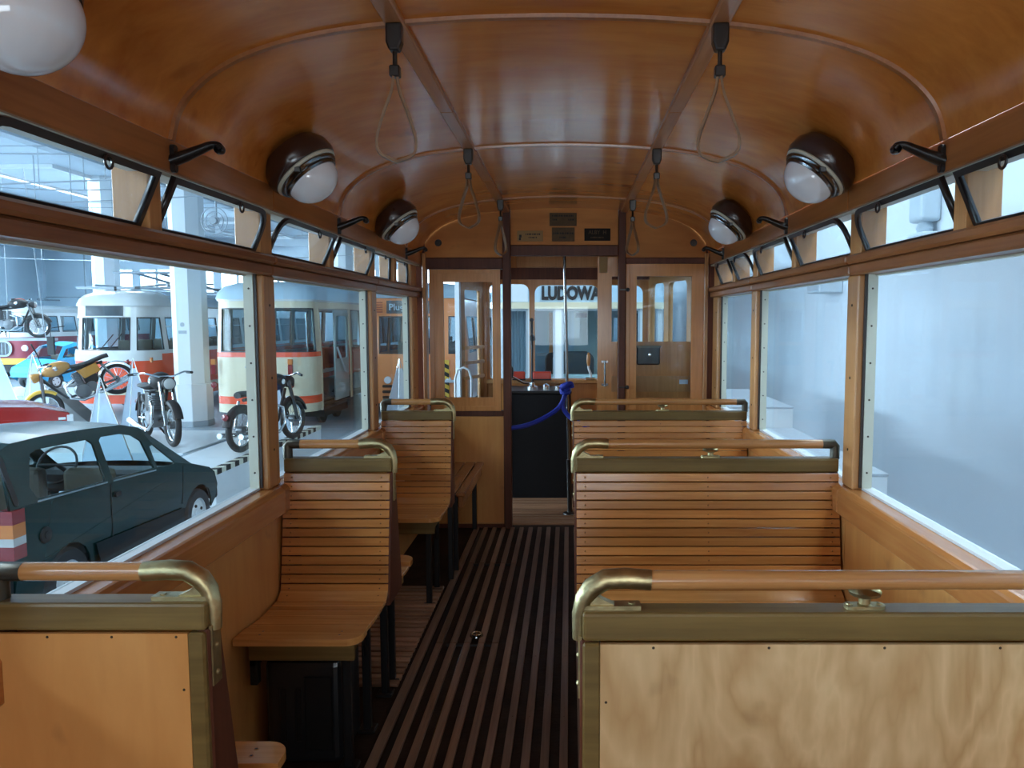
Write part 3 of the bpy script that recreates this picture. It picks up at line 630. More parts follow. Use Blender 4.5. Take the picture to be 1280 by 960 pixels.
# tapered corners: right glazed, left an open folding doorway
def taper(p, q):
    p = Vector(p); q = Vector(q); L = (q-p).length; d = (q-p)/L; n = Vector((-d.y, d.x)); return L, (lambda u, v, t: (p.x+d.x*u+n.x*t, p.y+d.y*u+n.y*t, v))
L, fn = taper((.70, 6.75), (.95, 5.9))
hs = [rrect(.07, .36, 1.0, 1.76, [.02, .02, .05, .05]), rrect(.45, .80, 1.0, 1.76, [.02, .02, .05, .05])]
plate('corner_panel', [(0, -.02), (L, -.02), (L, 2.12), (0, 2.12)], hs, .04, fn, 'frame_wood', cb)
for h in hs: MB().prism(h, fn, -.002, .002).build('corner_pane', 'pane', cb)
MB().box(.93, .97, Y1, 5.9, -.02, 2.12).build('side_panel', 'frame_wood', cb)
MB().box(-1.06, -1.0, Y1, 5.46, -.02, 2.12).build('door_post', 'frame_wood', cb); MB().box(-.775, -.72, 6.70, 6.78, -.02, 2.12).build('door_post', 'door_wood', cb, .004)
L2, fn2 = taper((-1.03, 5.46), (-.745, 6.74))
MB().prism([(0, 1.84), (L2, 1.84), (L2, 2.12), (0, 2.12)], fn2, -.02, .02).build('door_header', 'frame_wood', cb)
MB().box(-1.08, .97, Y1, 6.80, 2.12, 2.15).build('cab_ceiling', 'rib_wood', cb)
MB().box(-1.04, 1.0, Y1, Y1+.02, 2.0, 2.15).build('cab_lintel', 'mahogany', cb)
d3 = tag(bpy.data.objects.new('door_3', None), 'grey framed folding platform door leaf with three guard bars', 'door', kind='structure'); COL.objects.link(d3)
L3, fn3 = taper((-.905, 6.30), (-.765, 6.70))
plate('leaf_frame', rrect(0, L3, .08, 1.83, .01), [rrect(.075, L3-.06, .25, 1.70, .02)], .03, fn3, 'frame_wood', d3)
MB().prism(rrect(.075, L3-.06, .25, 1.70, .02), fn3, -.002, .002).build('pane', 'pane', d3)
for z in (.97, 1.095, 1.22): MB().bar(fn3(.03, z, -.03), fn3(L3-.02, z, -.03), .012, .028).build('guard_bar', 'frame_wood', d3)
MB().prism(rrect(-.03, 0, .08, 1.83, .0), fn3, -.02, .02).build('edge_seal', 'white_paint', d3)
gr = thing('grab_handle', 'curved white grab handle at the platform doorway', 'handle', (-.90, 6.16, 0))
MB().tube([(x, 0, z) for x, z in ((-.02, .012), (-.02, .98), (.0, 1.05), (.05, 1.07), (.09, 1.05), (.11, .98), (.11, .02))], .009, 10).build('tube', 'white_paint', gr, smooth=True)
MB().box(-.05, .14, -.03, .03, 0, .014).build('foot', 'black_iron', gr)
# driver's controller, levers, pole, rope
ct = thing('controller_cabinet', 'tall black controller cabinet on the driver platform', 'cabinet', (-.245, 6.36, 0))
MB().box(-.255, .255, -.24, .24, 0, .865).build('cabinet', 'cabinet_black', ct, .02, seg=2); MB().box(-.262, .262, -.248, .248, .862, .885).build('top_plate', 'black_iron', ct, .006)
MB().box(-.235, -.228, -.246, -.238, .25, .84).build('edge_bead', 'steel_tip', ct)
g = MB(); g.lathe([(.045, 0), (.045, .02), (.02, .03), (.02, .05), (0, .055)], (-.06, -.05, .885), (0, 0, 1), 16); g.tube([(-.06, -.05, .925), (-.14, -.05, .935), (-.20, -.05, .97), (-.235, -.05, .985)], .009, 8); g.build('crank', 'chrome', ct, smooth=True)
MB().lathe([(.012, 0), (.018, .02), (.02, .05), (.016, .08), (.008, .095), (0, .1)], (-.235, -.05, .975), (0, 0, 1), 12).build('crank_knob', 'bakelite', ct, smooth=True)
g = MB(); g.lathe([(.03, 0), (.03, .03), (.015, .04), (0, .045)], (.05, -.05, .885), (0, 0, 1), 14); g.lathe([(.03, 0), (.03, .02), (.0, .025)], (.15, -.05, .885), (0, 0, 1), 14); g.build('gauges', 'chrome', ct, smooth=True)
bl = thing('brake_lever', 'slim black upright lever behind the controller cabinet', 'lever', (-.325, 6.66, 0))
MB().tube([(0, 0, 0), (0, 0, 1.32)], .011, 8).build('rod', 'bakelite', bl); MB().lathe([(.02, 0), (.022, .04), (.0, .07)], (0, 0, 1.27), (0, 0, 1), 10).build('knob', 'bakelite', bl)
wh = thing('wiper_grip', 'short black grip on the window post beside the driver', 'handle', (-.33, YF-.045, 1.20))
MB().tube([(0, 0, 0), (0, -.012, .05), (0, -.012, .2), (0, 0, .25)], .012, 8).build('grip', 'bakelite', wh, smooth=True); MB().lathe([(.018, 0), (.018, .02), (0, .022)], (0, 0, .25), (0, -1, 0), 10).build('boss', 'bakelite', wh)
for x, wd, lb in ((-.44, .11, 'small red box on the ledge beside the crank knob'), (-.24, .16, 'longer red box on the ledge behind the crank')):
    t = thing('red_box', lb, 'box', (x, YF-.085, .93)); MB().box(-wd/2, wd/2, -.03, .02, 0, .075).build('body', 'red_paint', t, .012, seg=2); MB().box(-wd/2-.002, wd/2+.002, -.032, .022, 0, .012).build('base', 'black_iron', t)
hl = thing('hand_lever', 'white lever with a wooden grip on the ledge', 'lever', (.165, YF-.075, .93))
MB().tube([(.02, 0, 0), (.02, 0, .05), (0, 0, .10), (0, 0, .14)], .011, 8).build('shaft', 'white_paint', hl, smooth=True); MB().lathe([(.010, .12), (.017, .15), (.016, .21), (.008, .235), (0, .24)], (0, 0, 0), (0, 0, 1), 12).build('grip', 'rail_wood', hl, smooth=True); MB().box(-.03, .06, -.02, .02, 0, .02).build('foot', 'chrome', hl, .004)
po = thing('stanchion', 'slim upright pole in the driver doorway with a round foot', 'pole', (0, 5.62, 0))
MB().tube([(.003, 0, .01), (-.042, 0, 2.11)], .011, 12).build('pole', 'dark_chrome', po, smooth=True); MB().tube([(.003, 0, .01), (-.006, 0, .42)], .018, 12).build('sleeve', 'bakelite', po, smooth=True)
MB().lathe([(.055, 0), (.05, .008), (.022, .014), (.02, .03), (0, .03)], (.003, 0, .013), (0, 0, 1), 18).build('foot', 'bakelite', po, smooth=True)
rp = thing('barrier_rope', 'blue rope tied to the stanchion across the driver doorway', 'rope', (-.02, 5.60, .93))
def rope(P, r): return [tuple(p) for p in cr(P, 6)]
MB().tube(rope([(-.012, -.02, .0), (-.03, -.03, -.07), (-.08, -.05, -.135), (-.20, -.12, -.20), (-.30, -.22, -.225), (-.40, -.33, -.226)], 0), .0165, 10).build('strand', 'rope_blue', rp, smooth=True)
MB().tube(rope([(-.012, -.02, -.02), (-.03, -.035, -.10), (.0, -.06, -.16), (.06, -.10, -.205), (.15, -.2, -.23)], 0), .0165, 10).build('strand', 'rope_blue', rp, smooth=True)
k = MB()
for a in range(3): k.tube([(.026*math.cos(t)-.012, .026*math.sin(t)+.02-.02, .0+.022*a+.012*math.sin(t+a)) for t in [2*PI*q/16 for q in range(16)]], .017, 10, True)
k.tube(rope([(-.04, -.03, .02), (.0, -.045, .05), (.03, -.03, .06), (.04, -.02, .03)], 0), .016, 10); k.build('knot', 'rope_blue', rp, smooth=True)
# ================================================================== HALL SHELL
mat('hall_floor', (.38, .46, .52), .2, var=.06, vs=1.5)
mat('hall_ceiling', (.44, .52, .58), .7)
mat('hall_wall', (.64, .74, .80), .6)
mat('beam_grey', (.42, .50, .56), .5)
mat('joint_grey', (.33, .38, .42), .4)
mat('cream_body', (.66, .58, .40), .28, coat=.4)
mat('white_body', (.66, .67, .65), .25, coat=.4)
mat('orange_red', (.80, .09, .03), .25, coat=.4)
mat('orange_body', (.95, .31, .085), .28, coat=.3)
mat('roof_blue', (.40, .53, .64), .4)
mat('roof_light', (.44, .58, .66), .4)
mat('grey_body', (.56, .63, .60), .4)
mat('under_dark', (.03, .03, .033), .7)
mat('green_car', (.005, .024, .023), .22, coat=.12, spec=.2)
mat('green_lower', (.008, .012, .014), .5, spec=.2)
mat('lens_grey', (.42, .42, .40), .2, coat=.4)
mat('interior_dark', (.05, .055, .06), .6)
mat('interior_tan', (.16, .12, .085), .7)
mat('seat_red', (.45, .09, .05), .6)
mat('tail_red', (.20, .010, .012), .2, coat=.5)
mat('tail_amber', (.50, .15, .02), .2, coat=.5)
mat('yellow', (.85, .50, .04), .3, coat=.3)
mat('sky_blue', (.03, .35, .62), .25, coat=.4)
mat('bike_gold', (.50, .235, .045), .25, coat=.4)
mat('sign_dark', (.035, .05, .06), .2, coat=.4)
mat('engine', (.16, .165, .17), .35, .8)
mat('tyre_white', (.7, .7, .68), .5)
glass('car_glass', (.86, .93, .94)); glass('veh_glass', (.82, .90, .93)); glass('stand_glass', (.86, .93, .97), haze=.6, hcol=(.75, .86, .95))
glass('daylight_pane', haze=.2)
XL, YB, YR = -30, 44, -12
hs_ = struct('hall_floor', 'pale glossy museum hall floor', 'floor'); MB().box(XL, 3.2, YR, YB, HALLZ-.2, HALLZ).build('slab', 'hall_floor', hs_)
for a in range(8): MB().box(XL, -1.4, 7.5+a*4.5, 7.515+a*4.5, HALLZ, HALLZ+.001).build('floor_joint', 'joint_grey', hs_)
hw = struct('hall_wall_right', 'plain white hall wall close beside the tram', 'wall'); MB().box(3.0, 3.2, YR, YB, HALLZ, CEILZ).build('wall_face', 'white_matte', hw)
t_ = MB(); t_.box(2.97, 3.0, 4, 9, -.9, -.8); t_.build('skirting', 'joint_grey', hw)
def wall_with_windows(nm, label, fn, L, wins):
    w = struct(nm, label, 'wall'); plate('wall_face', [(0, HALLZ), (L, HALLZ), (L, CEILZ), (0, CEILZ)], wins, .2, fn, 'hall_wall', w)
    for p in wins: 
        MB().prism(p, fn, -.01, .01).build('pane', 'daylight_pane', w)
        u0, u1 = min(q[0] for q in p), max(q[0] for q in p); v0, v1 = min(q[1] for q in p), max(q[1] for q in p)
        m = MB(); m.prism(rrect(.5*(u0+u1)-.05, .5*(u0+u1)+.05, v0, v1, 0), fn, -.06, .06); m.build('mullion', 'joint_grey', w)
    return w
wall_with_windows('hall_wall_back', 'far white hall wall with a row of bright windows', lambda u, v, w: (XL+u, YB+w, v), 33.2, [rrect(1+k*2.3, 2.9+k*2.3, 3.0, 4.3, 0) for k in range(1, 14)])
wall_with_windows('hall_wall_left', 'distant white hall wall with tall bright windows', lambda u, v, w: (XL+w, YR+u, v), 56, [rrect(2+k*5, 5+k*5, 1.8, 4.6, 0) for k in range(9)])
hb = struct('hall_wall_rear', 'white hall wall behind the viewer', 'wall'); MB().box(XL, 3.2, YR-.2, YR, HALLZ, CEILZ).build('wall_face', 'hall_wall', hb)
hc = struct('hall_ceiling', 'pale hall ceiling with beams and skylights', 'ceiling'); MB().box(XL, 3.2, YR, YB, CEILZ, CEILZ+.2).build('slab', 'hall_ceiling', hc)
for x in (-26, -18.6, -11.2, -4.6): MB().box(x-.15, x+.15, YR, YB, CEILZ-.5, CEILZ).build('beam', 'beam_grey', hc)
for y in (-4, 7.5, 18, 29, 40): MB().box(XL, 3, y-.15, y+.15, CEILZ-.35, CEILZ).build('cross_beam', 'beam_grey', hc)
for (x, y) in SKYLIGHTS:
    m = MB(); m.box(x-1.2, x+1.2, y-3.1, y-3.0, CEILZ-.1, CEILZ); m.box(x-1.2, x+1.2, y+3.0, y+3.1, CEILZ-.1, CEILZ); m.box(x-1.2, x-1.1, y-3, y+3, CEILZ-.1, CEILZ); m.box(x+1.1, x+1.2, y-3, y+3, CEILZ-.1, CEILZ); m.build('skylight_frame', 'white_paint', hc)
# columns
def column(x, y, label, notice=False):
    t = thing('hall_column', label, 'column', (x, y, HALLZ), 0, 'white hall columns')
    oc = [(.36*math.cos(PI/8+k*PI/4), .36*math.sin(PI/8+k*PI/4)) for k in range(8)]
    MB().prism(oc, lambda u, v, w: (u, v, w), .1, CEILZ-HALLZ).build('shaft', 'white_paint', t)
    MB().prism([(a*1.14, b*1.14) for a, b in oc], lambda u, v, w: (u, v, w), .12, .95).build('plinth', 'white_paint', t, .01)
    MB().prism([(a*1.18, b*1.18) for a, b in oc], lambda u, v, w: (u, v, w), 0, .13).build('base', 'joint_grey', t, .01)
    if notice:
        m = MB(); m.box(-.1, .08, -.3375, -.333, 2.05, 2.12); m.lathe([(.05, 0), (.05, .003), (0, .003)], (-.01, -.334, 2.25), (0, -1, 0), 10); m.build('notice', 'joint_grey', t)
column(-8.42, 17.1, 'white octagonal column between the red tram and the cream trailer', True)
column(-13.7, 22.9, 'white octagonal column rising behind the red tram')
column(-8.42, 29, 'far white octagonal column beyond the cream trailer')
# ================================================================== PEDESTALS on the right
for (x0, x1, y0, y1, z, lb) in ((1.45, 2.1, 5.0, 7.15, .44, 'long low white pedestal along the hall wall'), (1.45, 2.1, 7.17, 9.0, .64, 'tall white pedestal behind the long low one')):
    t = thing('pedestal', lb, 'pedestal', (.5*(x0+x1), .5*(y0+y1), HALLZ)); a, b, h = (x1-x0)/2, (y1-y0)/2, z-HALLZ
    MB().box(-a, a, -b, b, 0, h-.02).build('body', 'white_paint', t, .004); MB().box(-a-.004, a+.004, -b-.004, b+.004, h-.02, h).build('top', 'joint_grey', t, .003)
ac = thing('wall_unit', 'grey box unit mounted high on the white hall wall', 'box', (2.9, 8.7, 1.75))
MB().box(-.16, .1, -.22, .22, 0, .22).build('case', 'beam_grey', ac, .01); MB().box(-.165, -.158, -.20, .20, .03, .19).build('cover', 'joint_grey', ac, .003)
sl = thing('wall_bracket_lamp', 'blue grey jointed fixture on the white hall wall above the vents', 'fixture', (2.97, 6.4, 2.15))
MB().box(-.14, .03, -.12, .12, .10, .52).build('housing', 'beam_grey', sl, .03, seg=3); MB().lathe([(.05, 0), (.07, .05), (.05, .1), (0, .1)], (-.05, 0, 0), (0, 0, 1), 14).build('joint', 'beam_grey', sl, smooth=True); MB().box(-.16, .03, -.2, .1, -.08, .01).build('foot', 'beam_grey', sl, .03, seg=2)
# ================================================================== RAIL VEHICLES
class Veh:
    def __init__(s, par, w, L, r, bulge, inset): s.p, s.w, s.L, s.r, s.b, s.i = par, w, L, r, bulge, inset
    def at(s, q):
        h = s.w/2; f = h-s.r; sg = 1 if q >= 0 else -1; a = abs(q); A = s.r*PI/2
        if a <= f: x, y, n = a, 0, (0, -1)
        elif a <= f+A: t = (a-f)/s.r; x, y, n = f+s.r*math.sin(t), s.r-s.r*math.cos(t), (math.sin(t), -math.cos(t))
        else: x, y, n = h, s.r+(a-f-A), (1, 0)
        bl = s.b*min(1, (x/h))**2; y += bl*max(0, 1-y/3)
        return Vector((sg*x, y, 0)), Vector((sg*n[0], n[1], 0))
    def side(s, y): return s.w/2-s.r+s.r*PI/2+(y-s.r)      # arc position of a point y behind the nose
    def pt(s, q, z, off=0):
        p, n = s.at(q); p = p+n*(off-s.i(z)); p.z = z; return p
    def band(s, nm, q0, q1, zs, mt, off=0, th=.04, step=.12, sm=True):
        n = max(1, int(abs(q1-q0)/step)); qs = [q0+(q1-q0)*k/n for k in range(n+1)]
        if q1-q0 > 4: qs = [q for q in qs if abs(q) < s.side(1)] ; qs = ([q0] if q0 < -s.side(1) else [])+qs+([q1] if q1 > s.side(1) else [])
        rings = [[s.pt(q, z, off) for z in zs]+[s.pt(q, z, off-th) for z in zs[::-1]] for q in qs]
        return MB().loft(rings).build(nm, mt, s.p, smooth=sm)
    def roof(s, nm, mt, steps, y0=0, y1=None):
        S_ = s.side(s.L); qs = [q for q in [-s.side(1)+2*s.side(1)*k/40 for k in range(41)]]; qs = [-S_]+qs+[S_]; rings = []
        for z, k in steps:
            ring = []
            for q in qs:
                p, n = s.at(q); ring.append(Vector((p.x*(1-k), p.y+(s.w/2*k*1.2 if p.y < 3 else 0), z)))
            rings.append(ring)
        return MB().loft(rings).build(nm, mt, s.p, smooth=True)
    def posts(s, nm, wins, q0, q1, z0, z1, mt, off=0, th=.05):
        ed = sorted(wins); cur = q0
        for a, b in ed+[(q1, q1)]:
            if a-cur > .01: s.band(nm, cur, a, [z0, (z0+z1)/2, z1], mt, off, th)
            cur = b
    def windows(s, wins, z0, z1, frame='black_paint', gl='veh_glass', fr=.025):
        for a, b in wins:
            w = s.band('window', a, b, [z0, (z0+z1)/2, z1], gl, -.02, .004)
            for q0, q1, za, zb in ((a, b, z0, z0+fr), (a, b, z1-fr, z1), (a, a+fr, z0, z1), (b-fr, b, z0, z1)):
                o = s.band('window_trim', q0, q1, [za, zb], frame, .004, .03); o.parent = w
    def floor_in(s, z, mt='interior_dark'): MB().box(-s.w/2+.06, s.w/2-.06, .3, s.L-.05, z-.05, z).build('interior_floor', mt, s.p)
    def seats(s, y0, n, mt, z=.85):
        for k in range(n):
            for x in (-.65, .65):
                m = MB(); m.box(x-.22, x+.22, y0+k*.9, y0+.42+k*.9, z+.38, z+.45); m.box(x-.22, x+.22, y0+k*.9+.38, y0+.44+k*.9, z+.4, z+.95); m.build('seat', mt, s.p, .02)
    def bogie(s, y):
        m = MB(); m.box(-s.w/2+.15, s.w/2-.15, y-.9, y+.9, .18, .5); m.build('bogie', 'under_dark', s.p)
        for yy in (y-.55, y+.55):
            for x in (-.72, .72): MB().lathe([(0, -.05), (.32, -.05), (.35, -.03), (.35, .05), (0, .05)], (x, yy, .35), (1, 0, 0), 24).build('wheel', 'under_dark', s.p)
    def undertrim(s, z): MB().box(-s.w/2+.25, s.w/2-.25, .5, s.L-.4, z-.1, z+.05).build('underframe', 'under_dark', s.p)
def flat(z): return 0.0
# ---- red and white tram
t = thing('red_tram', 'red and white tram with rounded white cab behind the motorcycles', 'tram', (-11.40, 18.9, HALLZ))
v = Veh(t, 2.1, 13, .42, .16, lambda z: 0 if z < 1.5 else .10*(z-1.5)); S_ = v.side(13)
v.band('lower_body', -S_, S_, [.62, 1.2, 1.50], 'orange_red'); v.band('bumper_band', -S_, S_, [.50, .62], 'cream_body', .03); v.band('skirt', -S_, S_, [.28, .50], 'orange_red', -.01)
v.band('waist_band', -S_, S_, [1.50, 1.60], 'white_body', .004); v.band('nose_panel', -v.side(.45), v.side(.45), [1.34, 1.52], 'white_body', .012)
fwin = [(-.66, .56)]; cor = [(.70, v.side(.62)), (-v.side(.62), -.76)]
sw = [(v.side(.85+k*1.6), v.side(2.25+k*1.6)) for k in range(7)]; swl = [(-b, -a) for a, b in sw]
allw = fwin+cor+sw+swl
v.posts('window_post', allw, -S_, S_, 1.60, 2.42, 'white_body'); v.windows(allw, 1.60, 2.42); v.band('upper_band', -S_, S_, [2.42, 2.6, 2.72], 'white_body')
v.band('destination_screen', -.55, .38, [2.45, 2.58, 2.72], 'sign_dark', .02, .02); v.roof('cab_roof', 'white_body', [(2.70, .045), (2.86, .09), (2.98, .18), (3.06, .34), (3.10, .6), (3.11, .95)])
MB().loft([[(x, y, z) for x, z in ((-1.0, 2.72), (-.97, 2.86), (-.8, 3.04), (-.4, 3.125), (0, 3.15), (.4, 3.125), (.8, 3.04), (.97, 2.86), (1.0, 2.72))] for y in (1.3, 12.9)]).build('roof', 'roof_blue', t, smooth=True)
for a, b in sw: v.band('window_bar', a, b, [2.18, 2.20], 'white_body', .01, .02)
m = MB(); m.tube([(-.1, -.08, 1.62), (.25, -.10, 2.0)], .012, 6); m.tube([(.1, -.08, 1.62), (.45, -.08, 2.02)], .012, 6); m.build('wiper', 'ink', t)
MB().box(-.02, .02, -.02, .02, 0, .1).build('roof_cap', 'ink', t, loc=(0, .5, 3.08))
for x in (-.6, .6): MB().lathe([(0, .06), (.10, .05), (.12, 0), (.12, -.05)], (x, .06, 1.02), (0, -1, 0), 18).build('headlight', 'opal', t, smooth=True)
MB().box(.95, 1.0, .2, .26, 1.3, 1.42).build('side_lamp', 'tail_amber', t); v.floor_in(.9); v.seats(1.6, 9, 'interior_tan'); v.bogie(2.6); v.bogie(10); v.undertrim(.45)
m = MB(); m.tube([(-1.0, .0, 2.2), (-1.25, -.15, 2.15), (-1.25, -.15, 1.95)], .012, 6); m.box(-1.33, -1.17, -.18, -.12, 1.5, 1.95); m.build('mirror', 'ink', t)
pg = MB()
for x in (-.45, .45):
    pg.tube([(x, 1.8, 3.2), (x*.8, 4.0, 3.4), (x*.7, 2.0, 3.62)], .035, 6); pg.tube([(x, 5.6, 3.2), (x*.8, 4.2, 3.4), (x*.7, 2.1, 3.6)], .035, 6)
for y, z in ((1.9, 3.62), (2.15, 3.62), (4.0, 3.4), (1.8, 3.2), (5.6, 3.2)): pg.tube([(-.85, y, z), (.85, y, z)], .035, 6)
pg.tube([(-.95, 1.2, 3.25), (-.95, 6, 3.25)], .03, 6); pg.tube([(.95, 1.2, 3.25), (.95, 6, 3.25)], .03, 6); pg.box(-1.2, .3, .85, 1.1, 3.14, 3.2); pg.build('pantograph', 'joint_grey', t)
# ---- cream and red trailer car
t = thing('cream_trailer', 'cream trailer tram with red stripes and an open grey door', 'tram', (-6.42, 15.9, HALLZ))
v = Veh(t, 2.1, 11, .34, .12, lambda z: 0 if z < 1.6 else .05*(z-1.6)); S_ = v.side(11)
dq0, dq1 = v.side(.62), v.side(3.0)
for nm, zs, mt, o in (('skirt', [.42, .60], 'cream_body', 0), ('low_stripe', [.60, .76], 'orange_red', .003), ('body', [.76, 1.2, 1.58], 'cream_body', 0), ('waist_stripe', [1.58, 1.68], 'orange_red', .004)):
    v.band(nm, -S_, dq0, zs, mt, o); v.band(nm, dq1, S_, zs, mt, o)
rear = [(-.78, -.05), (-.02, .85)]; cor = [(-v.side(.75), -.98)]; sw = [(v.side(3.15), v.side(3.95))]+[(v.side(4.1+k*1.2), v.side(5.2+k*1.2)) for k in range(5)]; swl = [(-v.side(2.0+k*1.3), -v.side(.9+k*1.3)) for k in range(7)]
allw = [(-.86, v.side(.30))]+sw+swl
v.posts('window_post', [w_ for w_ in allw if w_[1] < dq0], -S_, dq0, 1.68, 2.60, 'cream_body'); v.posts('window_post', [w_ for w_ in allw if w_[0] > dq1], dq1, S_, 1.68, 2.60, 'cream_body'); v.windows(allw, 1.68, 2.60)
v.band('door_post', dq0-.03, dq0+.05, [.40, 1.5, 2.6], 'cream_body', .01); v.band('door_post', dq1-.05, dq1+.02, [.40, 1.5, 2.6], 'cream_body', .01)
v.band('upper_band', -S_, S_, [2.60, 2.74], 'cream_body'); v.band('gutter', -S_, S_, [2.74, 2.78], 'white_body', .03); v.roof('roof', 'roof_light', [(2.78, .0), (2.92, .03), (3.05, .12), (3.13, .3), (3.17, .6), (3.18, .95)])
v.band('step', dq0, dq1, [.40, .47], 'chrome', .02, .5)
def leaf(a, b, nm):   # folding leaves inside the doorway
    p = v.pt(a, .5, -.05); q = v.pt(b, .5, -.05); q = p+(q-p)
    d = (q-p); L = d.length; d /= L; n = Vector((-d.y, d.x, 0)); fn = lambda u, z, w: tuple(Vector((p.x, p.y, z))+d*u+n*w)
    o = plate(nm, rrect(0, L, .5, 2.58, 0), [rrect(.10, L-.10, 1.45, 2.45, .06)], .04, fn, 'grey_body', t); MB().prism(rrect(.10, L-.10, 1.45, 2.45, .06), fn, -.003, .003).build('leaf_pane', 'veh_glass', o)
leaf(v.side(1.75), v.side(2.85), 'door_leaf')
MB().tube([v.pt(v.side(1.7), 1.72, .04), v.pt(v.side(2.3), 1.15, .04), v.pt(v.side(2.45), 1.12, .04)], .025, 8).build('door_rail', 'white_paint', t, smooth=True)
for y in (.72, 1.2): MB().tube([v.pt(v.side(y), .5, -.3), v.pt(v.side(y), 2.5, -.3)], .02, 8).build('grab_pole', 'chrome', t)
MB().box(-.95, .95, .9, .98, .5, 1.6).build('rear_partition', 'seat_red', t); v.floor_in(.62); v.seats(3.4, 7, 'seat_red', .6)
for x in (-1.0, .62):
    m = MB(); m.box(x-.05, x+.05, -.06, .0, 1.22, 1.42); 
    m.build('tail_light', 'tail_red', t, .01, loc=(0, .12 if abs(x) > .8 else .06, 0)); MB().box(x-.05, x+.05, -.06, 0, 1.42, 1.54).build('turn_light', 'tail_amber', t, .01, loc=(0, .12 if abs(x) > .8 else .06, 0)); MB().lathe([(.07, 0), (.06, .03), (0, .04)], (x, .08 if abs(x) > .8 else .03, 1.0), (0, -1, 0), 14).build('reflector', 'tail_red', t, smooth=True)
text('fleet_number', '19', .24, 'white_paint', t, (.50, .00, .68), (PI/2, 0, 0), .004, .004)
MB().box(-.30, .02, -.035, .0, 1.36, 1.39).build('handle', 'joint_grey', t); v.bogie(2.2); v.bogie(8.6); v.undertrim(.5)
m = MB(); m.box(.55, .85, -.03, .1, .36, .42); m.build('bumper_step', 'cream_metal', t, .02)
MB().tube([(-.12, -.10, 2.80), (-.12, -.10, 3.02), (.02, -.10, 3.02), (.02, -.10, 2.80)], .02, 6, True).build('roof_loop', 'joint_grey', t)
# ---- orange tram
t = thing('orange_tram', 'orange tram with a destination screen reading Plug', 'tram', (-3.55, 17.9, HALLZ))
v = Veh(t, 2.3, 12, .20, .05, lambda z: 0 if z < 1.56 else .08*(z-1.56)); S_ = v.side(12)
v.band('body', -S_, S_, [.40, 1.0, 1.56], 'orange_body'); fwin = [(-.90, .62)]; sw = [(v.side(.5+k*1.5), v.side(1.8+k*1.5)) for k in range(7)]; allw = fwin+[(.72, 1.0)]+sw+[(-b, -a) for a, b in sw]
v.posts('window_post', allw, -S_, S_, 1.56, 2.44, 'orange_body'); v.windows(allw, 1.56, 2.44); v.band('upper_band', -S_, S_, [2.44, 2.66, 2.86], 'orange_body'); v.roof('roof', 'roof_light', [(2.86, .03), (3.05, .07), (3.18, .2), (3.24, .6), (3.25, .95)])
v.band('destination_screen', -.72, .35, [2.50, 2.80], 'sign_dark', .015, .02); text('destination', 'Plug', .21, 'roof_light', t, (-.46, -.06, 2.64), (PI/2, 0, 0), .004, .004)
m = MB()
for k in range(5): m.box(-1.02, -.78, -.075, -.04, 2.52+k*.055, 2.545+k*.055)
m.build('upper_louvre', 'seat_red', t)
for k in range(3): MB().box(-.82, -.56, -.06, .0, .52+k*.13, .58+k*.13).build('vent_slot', 'ink', t, .012)
hz = MB(); MB().box(.62, .74, -.045, .03, .45, 1.42).build('hazard_board', 'yellow', t)
for k in range(5): hz.prism([(.62, .50+k*.19), (.74, .44+k*.19), (.74, .535+k*.19), (.62, .595+k*.19)], lambda u, v_, w: (u, w, v_), -.049, -.044)
hz.build('hazard_stripes', 'ink', t); v.floor_in(.85); v.seats(1.5, 8, 'interior_tan'); v.bogie(2.4); v.bogie(9); v.undertrim(.42)
for x in (-.7, .7): MB().lathe([(0, .05), (.08, .04), (.09, 0)], (x, -.0, .95), (0, -1, 0), 16).build('headlight', 'opal', t, smooth=True)
MB().box(-.5, .1, -.07, 0, .38, .48).build('plate', 'ink', t); MB().box(.40, 1.0, -.10, -.02, .9, .96).build('bumper_rail', 'white_paint', t)
# ---- white tram ahead, stencilled LUDOWA
t = thing('white_tram', 'white tram ahead with LUDOWA stencilled above its windscreen', 'tram', (.10, 9.6, HALLZ))
v = Veh(t, 2.2, 9, .25, .04, flat); S_ = v.side(9)
v.band('body', -S_, S_, [.4, 1.0, 1.60], 'white_body'); fw2 = [(-.96, -.62), (-.58, -.28), (-.20, .78), (.84, 1.02)]; sw = [(v.side(.6+k*1.3), v.side(1.7+k*1.3)) for k in range(6)]; allw = fw2+sw+[(-b, -a) for a, b in sw]
v.posts('window_post', allw, -S_, S_, 1.60, 2.49, 'white_body'); v.windows(allw, 1.60, 2.49, 'joint_grey'); v.band('cornice', -S_, S_, [2.49, 2.52, 2.57], 'cream_body', .035, .08); v.band('sign_band', -S_, S_, [2.57, 2.84], 'roof_light', .0); v.roof('roof', 'roof_light', [(2.84, .0), (3.0, .05), (3.12, .2), (3.18, .6), (3.19, .95)])
text('lettering', 'LUDOWA', .22, 'ink', t, (-.085, -.012, 2.675), (PI/2, 0, 0), .004, .012, width=.74)
m = MB()
for k in range(5): m.box(-.86, -.70, -.03, .0, 2.595+k*.046, 2.612+k*.046)
m.build('louvre', 'ink', t, loc=(0, .03, 0)); MB().box(-.90, -.62, -.004, .04, 2.575, 2.82).build('louvre_panel', 'white_paint', t)
o = MB(); o.box(-.04, .50, .9, .94, .8, 2.5); o.build('partition_door', 'grey_body', t); MB().box(-.02, .14, .885, .9, 2.385, 2.445).build('door_plate', 'ink_blue', t); MB().box(.24, .6, .88, .9, 2.38, 2.5).build('white_notice', 'white_paint', t)
MB().box(-1.0, -.04, .92, .94, .8, 2.5).build('partition', 'roof_light', t); MB().box(-.38, -.33, .90, .92, 1.9, 2.45).build('orange_strip', 'orange_body', t); MB().box(-.55, -.2, .89, .92, 1.86, 1.90).build('white_rail', 'white_paint', t)  # orange bar: reflection of the orange tram built as a solid strip
m = MB()
